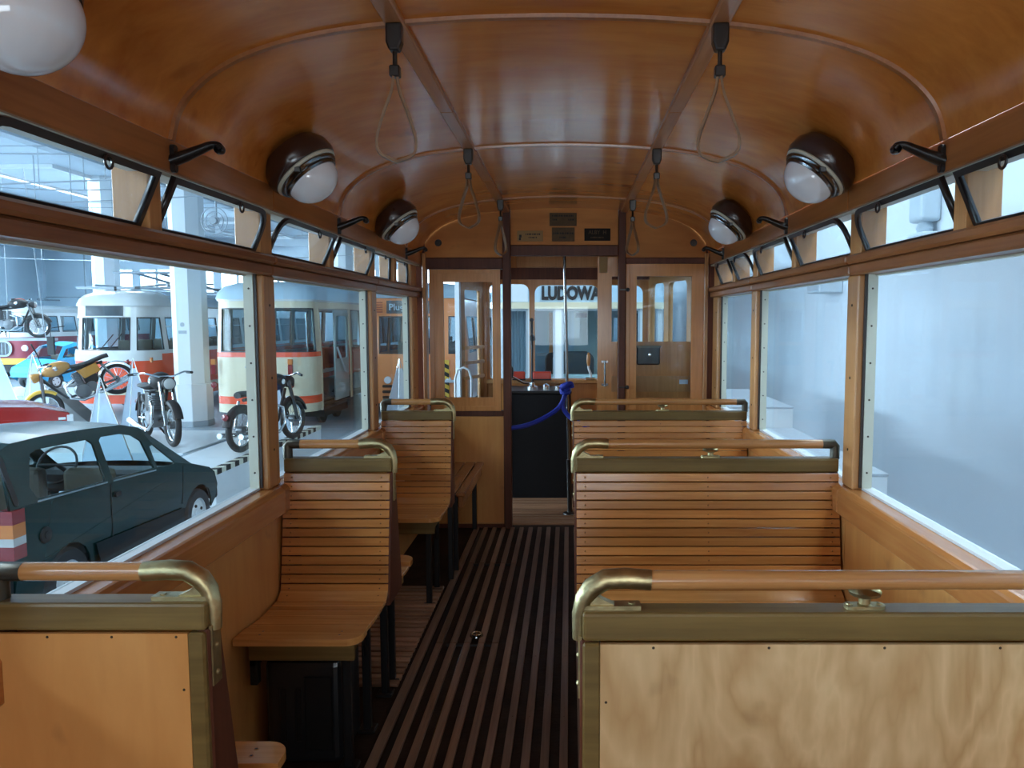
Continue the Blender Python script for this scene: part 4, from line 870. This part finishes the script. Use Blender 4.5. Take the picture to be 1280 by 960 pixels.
for k in range(9): m.tube([(-.98+k*.045, .25+.02*(k % 2), 1.62), (-.98+k*.045, .25+.02*(k % 2), 2.46)], .026, 8)
m.build('curtain', 'joint_grey', t, smooth=True)
st = MB(); st.prism(rrect(-.33, .22, 1.50, 1.94, [.05, .05, .12, .12], 6), lambda u, z, w: (u, w, z), .42, .54); st.build('driver_seat_back', 'interior_dark', t, .03, seg=2); MB().box(-.30, .20, .1, .45, 1.42, 1.52).build('driver_seat', 'interior_dark', t, .03, seg=2)
st = MB(); st.prism(rrect(-.43, -.20, 1.50, 1.92, [.05, .05, .10, .10], 6), lambda u, z, w: (u, w, z), .62, .7); st.build('passenger_seat_back', 'interior_dark', t, .02)
MB().box(-.9, .9, .06, .25, 1.5, 1.66).build('dashboard', 'grey_body', t, .02); v.floor_in(.85); v.bogie(2.2); v.bogie(7); v.undertrim(.42)
# ---- red and white bus
t = thing('museum_bus', 'dark red and white bus with an oval chrome grille far behind', 'bus', (-22.25, 30, HALLZ))
v = Veh(t, 2.4, 9, .45, .15, lambda z: 0 if z < 1.7 else .12*(z-1.7)); S_ = v.side(9)
mat('bus_red', (.28, .03, .045), .3, coat=.3)
v.band('body', -S_, S_, [.85, 1.3, 1.68], 'bus_red'); v.band('waist', -S_, S_, [1.68, 1.86], 'white_body', .01); sw = [(v.side(.75+k*1.2), v.side(1.75+k*1.2)) for k in range(6)]; allw = [(-.98, -.05), (.05, 1.1)]+sw+[(-b, -a) for a, b in sw]
v.posts('window_post', allw, -S_, S_, 1.86, 2.52, 'white_body'); v.windows(allw, 1.86, 2.52); v.band('upper_band', -S_, S_, [2.52, 2.66], 'white_body'); v.roof('roof', 'white_body', [(2.66, .04), (2.8, .1), (2.9, .3), (2.94, .6), (2.95, .95)])
v.band('bumper', -v.side(.6), v.side(.6), [.62, .85], 'yellow', .03); v.band('valance', -S_, S_, [.3, .62], 'ink', -.05); v.floor_in(.8)
g = rrect(-.62, .52, .92, 1.55, .28, 6); plate('grille_ring', g, [rrect(-.55, .45, .99, 1.48, .22, 6)], .06, lambda u, z, w: (u, -.05+w, z), 'chrome', t); MB().prism(rrect(-.55, .45, .99, 1.48, .22, 6), lambda u, z, w: (u, w, z), -.05, -.02).build('grille', 'interior_dark', t)
for k in range(7): MB().box(-.45+k*.14, -.43+k*.14, -.06, -.04, 1.02, 1.45).build('grille_bar', 'chrome', t)
for x in (-.95, .9): MB().lathe([(0, .06), (.11, .05), (.13, 0)], (x, .12, 1.25), (0, -1, 0), 16).build('headlight', 'opal', t, smooth=True)
for x in (-1.0, 1.0):
    for y in (1.6, 6.8): MB().lathe([(0, -.12), (.4, -.12), (.45, -.06), (.45, .06), (.4, .12), (0, .12)], (x, y, .45), (1, 0, 0), 24).build('wheel', 'rubber', t, smooth=True)
# ================================================================== CARS
def wheel(par, x, y, R, wd, sgn, rim='white_paint', rr=.62):
    o = MB().lathe([(rr*R, -wd*.48), (.93*R, -wd/2), (R, -wd*.3), (R, wd*.3), (.93*R, wd/2), (rr*R, wd*.48)], (x, y, R), (1, 0, 0), 28).build('wheel', 'rubber', par, smooth=True)
    MB().lathe([(rr*R, wd*.46), (rr*R*.92, wd*.30), (rr*R*.62, wd*.26), (rr*R*.5, wd*.36), (.2*R, wd*.36), (.18*R, wd*.42), (0, wd*.43)], (x, y, R), (sgn, 0, 0), 24).build('rim', rim, o, smooth=True)
    m = MB()
    for k in range(4): a = k*PI/2+.4; m.lathe([(.02, wd*.36), (.015, wd*.44), (0, wd*.45)], (x, y+.09*math.cos(a), R+.09*math.sin(a)), (sgn, 0, 0), 6)
    m.build('hub_bolts', 'ink', o)
def car(name, label, loc, rz, paint, lowpaint, lower, upper, holes, top, wheels, hw, tum, belt, roofz, glassseg, R=.265, detail=None):
    """side view in (y forward, z up); lower/upper outlines are sheets, top is the skin profile from nose to tail"""
    t = thing(name, label, 'car', loc, rz)
    def xw(z): return hw-(tum*max(0, z-belt)/(roofz-belt))-(.05*max(0, .55-z)/.55)
    for sg in (-1, 1):
        plate('side_panel', lower, [], .02, lambda u, z, w: (sg*(hw-.012-(.05*max(0, .55-z)/.55))+w*sg, u, z), paint, t)
        plate('window_frame', upper, holes, .02, lambda u, z, w: (sg*(xw(z)-.012)+w*sg, u, z), paint, t)
        for h in holes: MB().prism(h, lambda u, z, w: (sg*(xw(z)-.016)+w*sg, u, z), -.002, .002).build('side_glass', 'car_glass', t)
    n = 8
    for i in range(len(top)-1):
        rings = []
        for (y, z) in (top[i], top[i+1]):
            W_ = xw(z); rings.append([(W_*(-1+2*k/n), y, z+.035*(1-(-1+2*k/n)**2)*(1 if z > .5 else 0)) for k in range(n+1)])
        MB().loft(rings, closed=False).build('windscreen' if i in glassseg else 'body_skin', 'car_glass' if i in glassseg else paint, t, smooth=True)
    for (y) in wheels:
        for sg in (-1, 1): wheel(t, sg*(hw-.085), y, R, .145, sg)
    MB().box(-hw+.17, hw-.17, wheels[0]+.25, wheels[1]-.25, .18, .26).build('floor_pan', 'under_dark', t)
    m = MB(); m.box(-hw+.2, hw-.2, wheels[0]-.3, wheels[1]+.3, .26, .34); m.build('underbody', 'under_dark', t)
    for x in (-.32, .32):
        m = MB(); ys = .5*(wheels[0]+wheels[1]); m.box(x-.22, x+.22, ys-.1, ys+.35, .34, .55); m.box(x-.22, x+.22, ys-.22, ys-.08, .34, 1.0); m.build('seat', 'interior_tan', t, .05, seg=2)
    m = MB(); m.box(-hw+.08, hw-.08, wheels[1]-.55, wheels[1]-.25, .62, .84); m.build('dashboard', 'interior_dark', t, .04)
    c = Vector((-.32, wheels[1]-.72, .93)); u = Vector((1, 0, 0)); w_ = Vector((0, .45, .89))
    m = MB(); m.tube([c+u*(.19*math.cos(a))+w_*(.19*math.sin(a)) for a in [2*PI*q/24 for q in range(24)]], .012, 8, True); m.tube([c-u*.19, c+u*.19], .012, 6); m.tube([c, c+Vector((0, .3, -.2))], .02, 6); m.build('steering_wheel', 'interior_dark', t, smooth=True)
    if detail: detail(t, hw, xw)
    return t
def archpts(c, r, a0, a1, R0, n=8): return [(c+r*math.cos(a0+(a1-a0)*k/n), R0+r*math.sin(a0+(a1-a0)*k/n)) for k in range(n+1)]
yr, yf = .60, 2.76
low = [(0, .34), (.02, .50), (.0, .97), (.13, .985), (1.17, .935), (2.3, .865), (2.62, .83), (3.0, .72), (3.12, .64), (3.19, .50), (3.17, .36), (3.06, .30)]+archpts(yf, .31, 0, PI, .27)[::1]+[(2.4, .22), (1.0, .22)]+archpts(yr, .30, 0, PI, .27)+[(.2, .30)]
up = [(.0, .97), (.13, .985), (1.17, .935), (2.3, .865), (2.62, .83), (1.86, 1.325), (1.60, 1.385), (1.22, 1.41), (.6, 1.435), (.22, 1.43), (.10, 1.40)]
hol = [[(.30, 1.0), (.26, 1.10), (.38, 1.33), (.46, 1.35), (1.08, 1.33), (1.14, 1.28), (1.13, .97), (1.10, .965)], [(1.23, .96), (1.23, 1.30), (1.27, 1.325), (1.55, 1.31), (1.72, 1.27), (1.83, 1.20), (1.89, .93)], [(1.94, .925), (1.93, 1.13), (2.0, 1.14), (2.28, .91), (2.26, .895)]]
top = [(3.16, .34), (3.19, .50), (3.12, .65), (3.0, .725), (2.62, .835), (1.86, 1.33), (1.60, 1.39), (1.22, 1.415), (.6, 1.44), (.22, 1.435), (.10, 1.40), (-.02, .98), (.0, .5), (0, .34)]
def green_detail(t, hw, xw):
    for sg in (-1, 1):
        f = lambda u, z, w: (sg*(hw+w), u, z)
        for (a, b) in (((1.18, .93), (1.18, .30)), ((2.43, .85), (2.40, .45)), ((1.18, .31), (2.38, .27))): MB().bar(f(*a, -.001), f(*b, -.001), .008, .004, (sg, 0, 0)).build('door_gap', 'ink', t)
        for (a, b) in (((.28, .985), (1.14, .95)), ((1.22, .945), (1.91, .905))): MB().bar((sg*(xw(a[1])+.002), *a), (sg*(xw(b[1])+.002), *b), .014, .006, (sg, 0, 0)).build('window_trim', 'chrome', t)
        MB().prism(rrect(1.22, 1.30, .80, .84, .01), f, 0, .02).build('door_handle', 'ink', t)
        MB().prism([(.93, .47), (2.42, .41), (2.40, .25), (1.0, .24)], f, 0, .006).build('lower_trim', 'green_lower', t)
        for z0, z1, mt in ((.88, .98, 'tail_red'), (.78, .88, 'tail_amber'), (.72, .78, 'lens_grey'), (.62, .72, 'tail_red')): MB().prism([(-.02, z0), (.11, z0), (.11, z1), (-.02, z1)], f, -.10, .008).build('tail_light', mt, t)
        MB().lathe([(.10, 0), (.10, .03), (.08, .02), (0, .02)], (sg*(hw-.2), 3.14, .60), (0, 1, 0), 16).build('headlight', 'opal', t)
    MB().lathe([(.065, .002), (.06, .012), (.03, .014), (.028, .02), (0, .02)], (hw-.003, .33, .715), (1, 0, 0), 18).build('fuel_cap', 'ink', t, smooth=True)
    MB().box(-hw+.02, hw-.02, 3.14, 3.24, .33, .46).build('front_bumper', 'green_lower', t, .03, seg=2); MB().box(-hw+.02, hw-.02, -.10, .02, .34, .50).build('rear_bumper', 'green_lower', t, .03, seg=2)
    for sg in (-1, 1): MB().prism(rrect(.05, .10, 1.0, 1.36, .02), lambda u, z, w: (sg*(xw(z)+w), u, z), -.01, .004).build('pillar_trim', 'ink', t)
car('green_hatchback', 'dark green three-door hatchback parked beside the tram', (-4.72, 5.42, HALLZ), 0, 'green_car', 'green_lower', low, up, hol, top, (yr, yf), .72, .15, .93, 1.42, (4, 10), detail=green_detail)
# red saloon, nose to the right, only the front in view
low2 = [(0, .35), (-.02, .85), (.1, .92), (1.2, .94), (2.6, .93), (3.5, .86), (3.9, .74), (3.95, .55), (3.93, .35)]+archpts(3.2, .33, 0, PI, .29)+[(2.8, .22), (1.2, .22)]+archpts(.8, .33, 0, PI, .29)
up2 = [(.5, .93), (1.2, .94), (2.6, .93), (2.05, 1.33), (1.2, 1.36), (.85, 1.30)]
hol2 = [[(.85, .98), (1.0, 1.27), (1.35, 1.29), (1.35, .98)], [(1.45, .98), (1.45, 1.29), (1.98, 1.27), (2.38, .98)]]
top2 = [(3.93, .35), (3.95, .55), (3.9, .75), (3.5, .865), (2.6, .935), (2.05, 1.335), (1.2, 1.365), (.85, 1.305), (.5, .935), (-.02, .86), (0, .35)]
def red_detail(t, hw, xw):
    MB().box(-hw, hw, 3.90, 4.02, .38, .52).build('front_bumper', 'ink', t, .03, seg=2)
    for sg in (-1, 1):
        MB().box(sg*hw-.11 if sg > 0 else -hw, sg*hw if sg > 0 else -hw+.11, 3.86, 3.96, .58, .72).build('headlight', 'opal', t, .01); MB().bar((sg*(hw-.001), 2.55, .90), (sg*(hw-.001), 2.5, .35), .008, .004, (sg, 0, 0)).build('door_gap', 'ink', t)
        MB().bar((sg*(hw+.002), .2, .62), (sg*(hw+.002), 3.8, .62), .02, .006, (sg, 0, 0)).build('side_trim', 'ink', t); MB().bar((sg*(hw+.002), 3.75, .66), (sg*(hw+.002), 3.85, .66), .04, .006, (sg, 0, 0)).build('marker', 'opal', t)
mat('red_car', (.42, .022, .018), .2, coat=.7)
PODZ = -.80
car('red_saloon', 'red saloon car with black bumper behind the green hatchback', (-11.55, 10.35, PODZ), -PI/2+.75, 'red_car', 'red_car', low2, up2, hol2, top2, (.8, 3.2), .80, .16, .93, 1.34, (4, 7), R=.285, detail=red_detail)
low3 = [(0, .3), (-.03, .7), (.05, .85), (1.0, .88), (1.9, .85), (2.35, .62), (2.4, .35)]+archpts(1.95, .27, 0, PI, .23)+[(1.6, .18), (.75, .18)]+archpts(.45, .27, 0, PI, .23)
up3 = [(.05, .85), (1.0, .88), (1.9, .85), (1.55, 1.25), (1.1, 1.36), (.6, 1.32), (.2, 1.12)]
hol3 = [[(.45, .92), (.5, 1.17), (.7, 1.24), (.95, 1.27), (.95, .93)], [(1.05, .93), (1.05, 1.27), (1.48, 1.18), (1.7, .92)]]
top3 = [(2.4, .35), (2.42, .5), (2.35, .65), (1.9, .86), (1.55, 1.26), (1.1, 1.37), (.6, 1.33), (.2, 1.13), (.05, .86), (-.03, .6), (0, .3)]
car('blue_microcar', 'bright blue bubble microcar among the far exhibits', (-15.6, 25.2, -.62), math.radians(165), 'sky_blue', 'sky_blue', low3, up3, hol3, top3, (.45, 1.95), .62, .18, .86, 1.35, (3, 6), R=.22)
# podiums
def podium(x0, x1, y0, y1, z, label, hz=False, mt='white_paint'):
    t = thing('display_podium', label, 'podium', (.5*(x0+x1), .5*(y0+y1), HALLZ)); a, b, h = (x1-x0)/2, (y1-y0)/2, z-HALLZ
    MB().box(-a, a, -b, b, 0, h).build('deck', mt, t, .006)
    if hz:
        m = MB(); n = int(2*b/.26)
        MB().box(a-.10, a+.004, -b, b, h-.06, h+.006).build('edge_strip', 'cream_metal', t)
        for k in range(n): m.prism([(a-.102, -b+k*.26), (a-.102, -b+.13+k*.26), (a+.006, -b+.17+k*.26), (a+.006, -b+.04+k*.26)], lambda u, v_, w: (u, v_, w), h-.062, h+.008)
        m.build('edge_stripes', 'ink', t)
podium(-5.35, -4.44, 9.5, 13.6, -.43, 'white podium with black hatched edge under the black motorcycle', True)
podium(-12.9, -7.7, 9.6, 14.6, PODZ, 'wide white podium carrying the red saloon')
podium(-7.6, -5.6, 11.0, 13.3, -.47, 'square white podium under the motorcycle that faces the tram')
podium(-17.2, -14.2, 23.6, 26.5, -.62, 'low white podium carrying the blue microcar')
# barrier beside the podium
br = thing('glass_barrier', 'low glass barrier with metal rail beside the hatched podium', 'barrier', (-5.48, 11.9, HALLZ))
MB().tube([(0, -1.3, .42), (0, 3.2, .42)], .025, 8).build('rail', 'chrome', br); MB().box(-.006, .006, -1.25, 3.15, .05, .40).build('pane', 'stand_glass', br)
for y in (-1.2, .2, 1.6, 3.0): m = MB(); m.tube([(0, y, 0), (0, y, .42)], .02, 8); m.lathe([(.07, 0), (.06, .015), (0, .02)], (0, y, 0), (0, 0, 1), 12); m.build('post', 'chrome', br)
# ================================================================== MOTORCYCLES
def motorcycle(label, front, rear, paint, fender, R=.325, tall=1.0, seatm='rubber', flame=None, mirror=False):
    f = Vector(front); r = Vector(rear); d = f-r; wb = 1.34; t = thing('motorcycle', label, 'motorcycle', r, 0, 'museum motorcycles')
    t.rotation_euler = (0, -math.atan2(d.z, math.hypot(d.x, d.y)), math.atan2(d.y, d.x)); t.scale = [d.length/wb]*3
    for nm, x in (('rear_wheel', 0), ('front_wheel', wb)):
        o = MB().tube([(x+(R-.045)*math.cos(a), 0, (R-.045)*math.sin(a)) for a in [2*PI*q/36 for q in range(36)]], .045, 10, True).build(nm, 'rubber', t, smooth=True)
        MB().tube([(x+(R-.09)*math.cos(a), 0, (R-.09)*math.sin(a)) for a in [2*PI*q/36 for q in range(36)]], .014, 8, True).build('rim', 'chrome', o, smooth=True)
        m = MB(); m.lathe([(.0, -.05), (.055, -.05), (.06, 0), (.055, .05), (0, .05)], (x, 0, 0), (0, 1, 0), 18); m.build('hub', 'engine', o, smooth=True)
        m = MB()
        for k in range(18): a = 2*PI*k/18; a2 = a+.25*(1 if k % 2 else -1); m.tube([(x+.05*math.cos(a2), .03*(1 if k % 2 else -1), .05*math.sin(a2)), (x+(R-.09)*math.cos(a), 0, (R-.09)*math.sin(a))], .0035, 4)
        m.build('spokes', 'chrome', o)
        rings = []
        a0, a1 = ((.25, 2.9) if x == 0 else (.35, 2.6))
        for k in range(15):
            a = a0+(a1-a0)*k/14; rr = R+.03; c = Vector((x+rr*math.cos(a), 0, rr*math.sin(a))); nn = Vector((math.cos(a), 0, math.sin(a)))
            rings.append([c+Vector((0, y_, 0))+nn*h_ for y_, h_ in ((-.065, -.05), (-.06, -.01), (-.03, .012), (.03, .012), (.06, -.01), (.065, -.05), (.055, -.05), (0, .0), (-.055, -.05))])
        MB().loft(rings).build('mudguard', 'chrome' if flame and x == 0 else fender, t, smooth=True)
    m = MB()
    for y in (-.08, .08): m.tube([(wb, y, 0), (wb-.22, y, .62)], .03, 8); m.tube([(0, y, 0), (.42, y*.9, .02)], .018, 6); m.tube([(.02, y*1.3, .02), (.12, y*1.3, .40)], .022, 8)
    m.build('fork', 'dark_chrome', t, smooth=True)
    m = MB(); m.tube([(wb-.24, 0, .60), (.95, 0, .52), (.35, 0, .44), (.08, 0, .42)], .026, 8); m.tube([(wb-.20, 0, .50), (.92, 0, .02), (.45, 0, -.03), (.40, 0, .44)], .026, 8); m.box(.28, .52, -.07, .07, .10, .42); m.build('frame', 'ink', t, smooth=True)
    rings = []
    for x, w_, h_ in ((.60, .02, .02), (.63, .10, .07), (.72, .14, .115), (.85, .155, .14), (.98, .14, .12), (1.07, .08, .07), (1.10, .02, .02)): rings.append([(x, w_*math.cos(a), .60+h_*math.sin(a)+(.02 if x > .7 else 0)) for a in [2*PI*q/14 for q in range(14)]])
    tk = MB().loft(rings).build('fuel_tank', paint, t, smooth=True)
    for y in (-.153, .153): MB().lathe([(.045, -.004), (.04, .006), (0, .01)], (.86, y, .63), (0, 1 if y > 0 else -1, 0), 12).build('tank_badge', 'chrome', tk, smooth=True)
    rings = []
    for x, w_, z_ in ((-.06, .06, .50), (.05, .12, .51), (.3, .13, .50), (.5, .11, .52), (.62, .06, .55)): rings.append([(x, w_*math.cos(a), z_+.045*math.sin(a)) for a in [2*PI*q/12 for q in range(12)]])
    MB().loft(rings).build('saddle', seatm, t, smooth=True)
    if flame: 
        for y in (-.10, .10): MB().prism([(.18, .28), (.50, .25), (.56, .44), (.2, .46)], lambda u, z, w: (u, y+w, z), -.02, .02).build('side_cover', flame, t, .01)
    m = MB(); m.lathe([(0, -.12), (.13, -.11), (.15, -.06), (.15, .06), (.13, .11), (0, .12)], (.62, 0, .04), (0, 1, 0), 20); m.lathe([(0, -.10), (.10, -.10), (.10, .10), (0, .10)], (.45, 0, .06), (0, 1, 0), 18); m.build('crankcase', 'engine', t, smooth=True)
    m = MB()
    for k in range(7): m.box(.60-.085+.02*(k % 2)*.3, .60+.085, -.09, .09, .17+k*.034, .185+k*.034)
    m.tube([(.60, 0, .1), (.60, 0, .42)], .065, 12); m.build('cylinder', 'engine', t)
    MB().tube([(.68, .10, .30), (.86, .13, .24), (.88, .15, .0), (.70, .16, -.12), (.1, .17, -.10), (-.25, .17, -.06)], [.022, .022, .022, .024, .04, .042], 10).build('exhaust', 'chrome', t, smooth=True)
    MB().tube([(.68, -.10, .30), (.86, -.13, .24), (.88, -.15, .0), (.70, -.16, -.12), (.1, -.17, -.10), (-.25, -.17, -.06)], [.022, .022, .022, .024, .04, .042], 10).build('exhaust', 'chrome', t, smooth=True)
    MB().tube([(wb-.38, -.38, .74), (wb-.28, -.28, .76), (wb-.22, -.10, .70), (wb-.22, .10, .70), (wb-.28, .28, .76), (wb-.38, .38, .74)], .014, 8).build('handlebar', 'chrome', t, smooth=True)
    for y in (-1, 1): MB().tube([(wb-.36, y*.34, .745), (wb-.44, y*.44, .73)], .02, 8).build('grip', 'rubber', t)
    MB().lathe([(0, -.13), (.06, -.11), (.09, -.03), (.095, .03), (.085, .045), (0, .06)], (wb-.10, 0, .60), (1, 0, 0), 18).build('headlamp', fender if not flame else paint, t, smooth=True)
    MB().lathe([(.082, .044), (.07, .058), (.04, .068), (0, .072)], (wb-.10, 0, .60), (1, 0, 0), 18).build('headlamp_lens', 'lens_grey', t, smooth=True)
    MB().lathe([(0, -.03), (.04, -.02), (.05, .02), (0, .03)], (-.33, 0, .22), (-1, 0, 0), 12).build('tail_lamp', 'tail_red', t, smooth=True)
    st = MB(); st.tube([(.45, 0, -.02), (.42, .2, -R+.02)], .015, 6); st.tube([(.45, 0, -.02), (.42, -.2, -R+.02)], .015, 6); st.build('stand', 'ink', t)
    if mirror: m = MB(); m.tube([(wb-.30, .30, .75), (wb-.34, .36, 1.0)], .008, 6); m.prism(rrect(-.09, .09, 0, .28, .03), lambda u, z, w: (wb-.34+w, .38+u, .95+z), -.012, .012); m.build('mirror', 'ink', t)
    return t
motorcycle('black motorcycle seen from behind on the hatched white podium', (-4.72+.33, 12.1, -.105), (-4.66, 10.8, -.105), 'ink', 'ink')
motorcycle('black motorcycle with silver-flanked tank facing the tram', (-6.02, 11.55, -.135), (-6.98, 12.55, -.135), 'ink', 'ink')
motorcycle('orange motorcycle with gold side covers tilted in front of the red tram', (-11.10, 16.15, -.42), (-10.02, 16.95, .16), 'bike_gold', 'yellow', flame='bike_gold', mirror=True)
motorcycle('dark motorcycle displayed high on wires in front of the bus', (-14.55, 21.1, 1.28), (-15.85, 20.9, 1.30), 'ink', 'ink')
ds = thing('display_stand', 'dark sloping stand under the orange motorcycle', 'stand', (-10.65, 16.6, HALLZ)); ds.rotation_euler = (0, 0, math.atan2(-.7, 1.2))
MB().prism([(-.95, 0), (1.0, 0), (1.0, .02), (-.95, .84)], lambda u, z, w: (u, w, z), -.16, .16).build('ramp', 'interior_dark', ds, .01)
cbm = thing('hanging_platform', 'slim shelf on cables carrying the dark motorcycle', 'shelf', (-15.2, 21.0, .93))
MB().box(-1.1, 1.1, -.2, .2, -.04, .03).build('shelf', 'joint_grey', cbm)
for x in (-1.0, -.1, .9): MB().tube([(x, 0, 0), (x*.6, 0, CEILZ-.93)], .012, 5).build('cable', 'joint_grey', cbm)
# ================================================================== INFORMATION STANDS
def stand(x, y, z0, h, w, label):
    t = thing('information_stand', label, 'sign', (x, y, z0), 0, 'tapered glass information stands')
    k = .86
    MB().prism([(-w/2, .02), (w/2, .02), (w/2*(1-k), h*k), (-w/2*(1-k), h*k)], lambda u, v, q: (u, q+.10*(1-v/h), v), -.004, .004).build('panel', 'stand_glass', t)
    for s in (-1, 1): MB().tube([(s*w/2, .10, 0), (0, 0, h)], .010, 6).build('leg', 'chrome', t)
    MB().tube([(0, -.25, 0), (0, 0, h)], .010, 6).build('prop', 'chrome', t)
    m = MB()
    for q in range(5): v = h*(.12+.09*q); a = w/2*(1-v/h)*.7; m.prism([(-a, v), (a, v), (a, v+.012), (-a, v+.012)], lambda u, vv, c: (u, c+.10*(1-vv/h), vv), -.008, -.005)
    m.build('text_lines', 'beam_grey', t)
stand(-6.47, 10.55, HALLZ, 1.56, .95, 'glass information stand just behind the green hatchback')
stand(-10.9, 18.0, HALLZ, 1.50, .85, 'glass information stand against the red tram side') if False else stand(-9.45, 16.6, HALLZ, 1.52, .80, 'glass information stand in front of the red tram flank')
stand(-12.6, 18.0, HALLZ, 1.55, .9, 'glass information stand before the blue microcar')
stand(-16.6, 22.2, HALLZ, 1.6, 1.0, 'glass information stand in front of the bus grille')
stand(-4.95, 12.7, -.415, 1.2, .6, 'glass information stand behind the black motorcycle on the hatched podium')
stand(-3.75, 16.9, HALLZ, 1.5, .85, 'glass information stand in front of the orange tram')
# ================================================================== OVERHEAD
fn_ = thing('ceiling_fan', 'round caged fan mounted near the hall column', 'fan', (-7.55, 16.6, 3.55))
for r in (.10, .19, .28): MB().tube([(r*math.cos(a), -.05, r*math.sin(a)) for a in [2*PI*q/24 for q in range(24)]], .012, 6, True).build('cage_ring', 'joint_grey', fn_)
MB().lathe([(0, 0), (.07, .0), (.07, .12), (0, .12)], (0, 0, 0), (0, -1, 0), 14).build('motor', 'joint_grey', fn_)
for k in range(4): a = k*PI/2+.3; MB().prism([(.05, -.03), (.25, -.07), (.26, .06), (.05, .03)], lambda u, v_, w: (u*math.cos(a)-v_*math.sin(a), -.02+w, u*math.sin(a)+v_*math.cos(a)), -.005, .005).build('blade', 'beam_grey', fn_)
MB().tube([(0, .05, 0), (0, .05, CEILZ-3.55)], .02, 6).build('drop_rod', 'joint_grey', fn_)
wires = [((-12, 14, 4.0), (-6, 15.0, 4.2)), ((-14, 12.5, 3.6), (-5, 13.5, 3.7)), ((-16, 9, 3.3), (-5, 11, 3.5)), ((-13, 19, 3.75), (-3, 20, 3.85)), ((-22, 17, 3.4), (-9, 21, 3.9)), ((-20, 24, 3.5), (-6, 25, 3.6))]
for i, (a, b) in enumerate(wires):
    t = thing('overhead_wire', ['thin contact wire strung nearest the tram vents', 'thin contact wire with droppers above the green hatchback', 'thin contact wire crossing behind the nearest vent', 'contact wire above the red tram pantograph', 'slanting feeder wire over the bus', 'far contact wire below the hall beams'][i], 'wire', a, 0, 'overhead contact wires')
    a = Vector(a); b = Vector(b); pts = [(b-a)*k/8+Vector((0, 0, -.25*4*(k/8)*(1-k/8))) for k in range(9)]
    MB().tube(pts, .012, 5).build('wire', 'joint_grey', t); MB().tube([(b-a)*k/8+Vector((0, 0, .55)) for k in range(9)], .010, 5).build('catenary', 'joint_grey', t)
    for k in range(1, 8): MB().tube([pts[k], (b-a)*k/8+Vector((0, 0, .55))], .008, 5).build('dropper', 'joint_grey', t)
    for q in (Vector((0, 0, 0)), b-a): MB().tube([q, q+Vector((0, 0, CEILZ-a.z-q.z))], .015, 5).build('hanger', 'joint_grey', t)

du = thing('wall_duct', 'dark vertical duct high on the far hall wall above the bus', 'duct', (-29.0, 42.5, 2.5))
MB().box(-.15, .15, -.15, .15, 0, CEILZ-2.5).build('shaft', 'beam_grey', du, .02); MB().box(-.2, .2, -.2, .2, 0, .12).build('collar', 'joint_grey', du, .02)
MB().tube([(.2, 0, .2), (2.2, 0, .2), (2.4, 0, .4), (2.4, 0, CEILZ-2.5)], .04, 6).build('pipe', 'joint_grey', du)
MB().tube([(0, 0, .06), (0, 1.5, .06)], .05, 6).build('wall_arm', 'joint_grey', du)
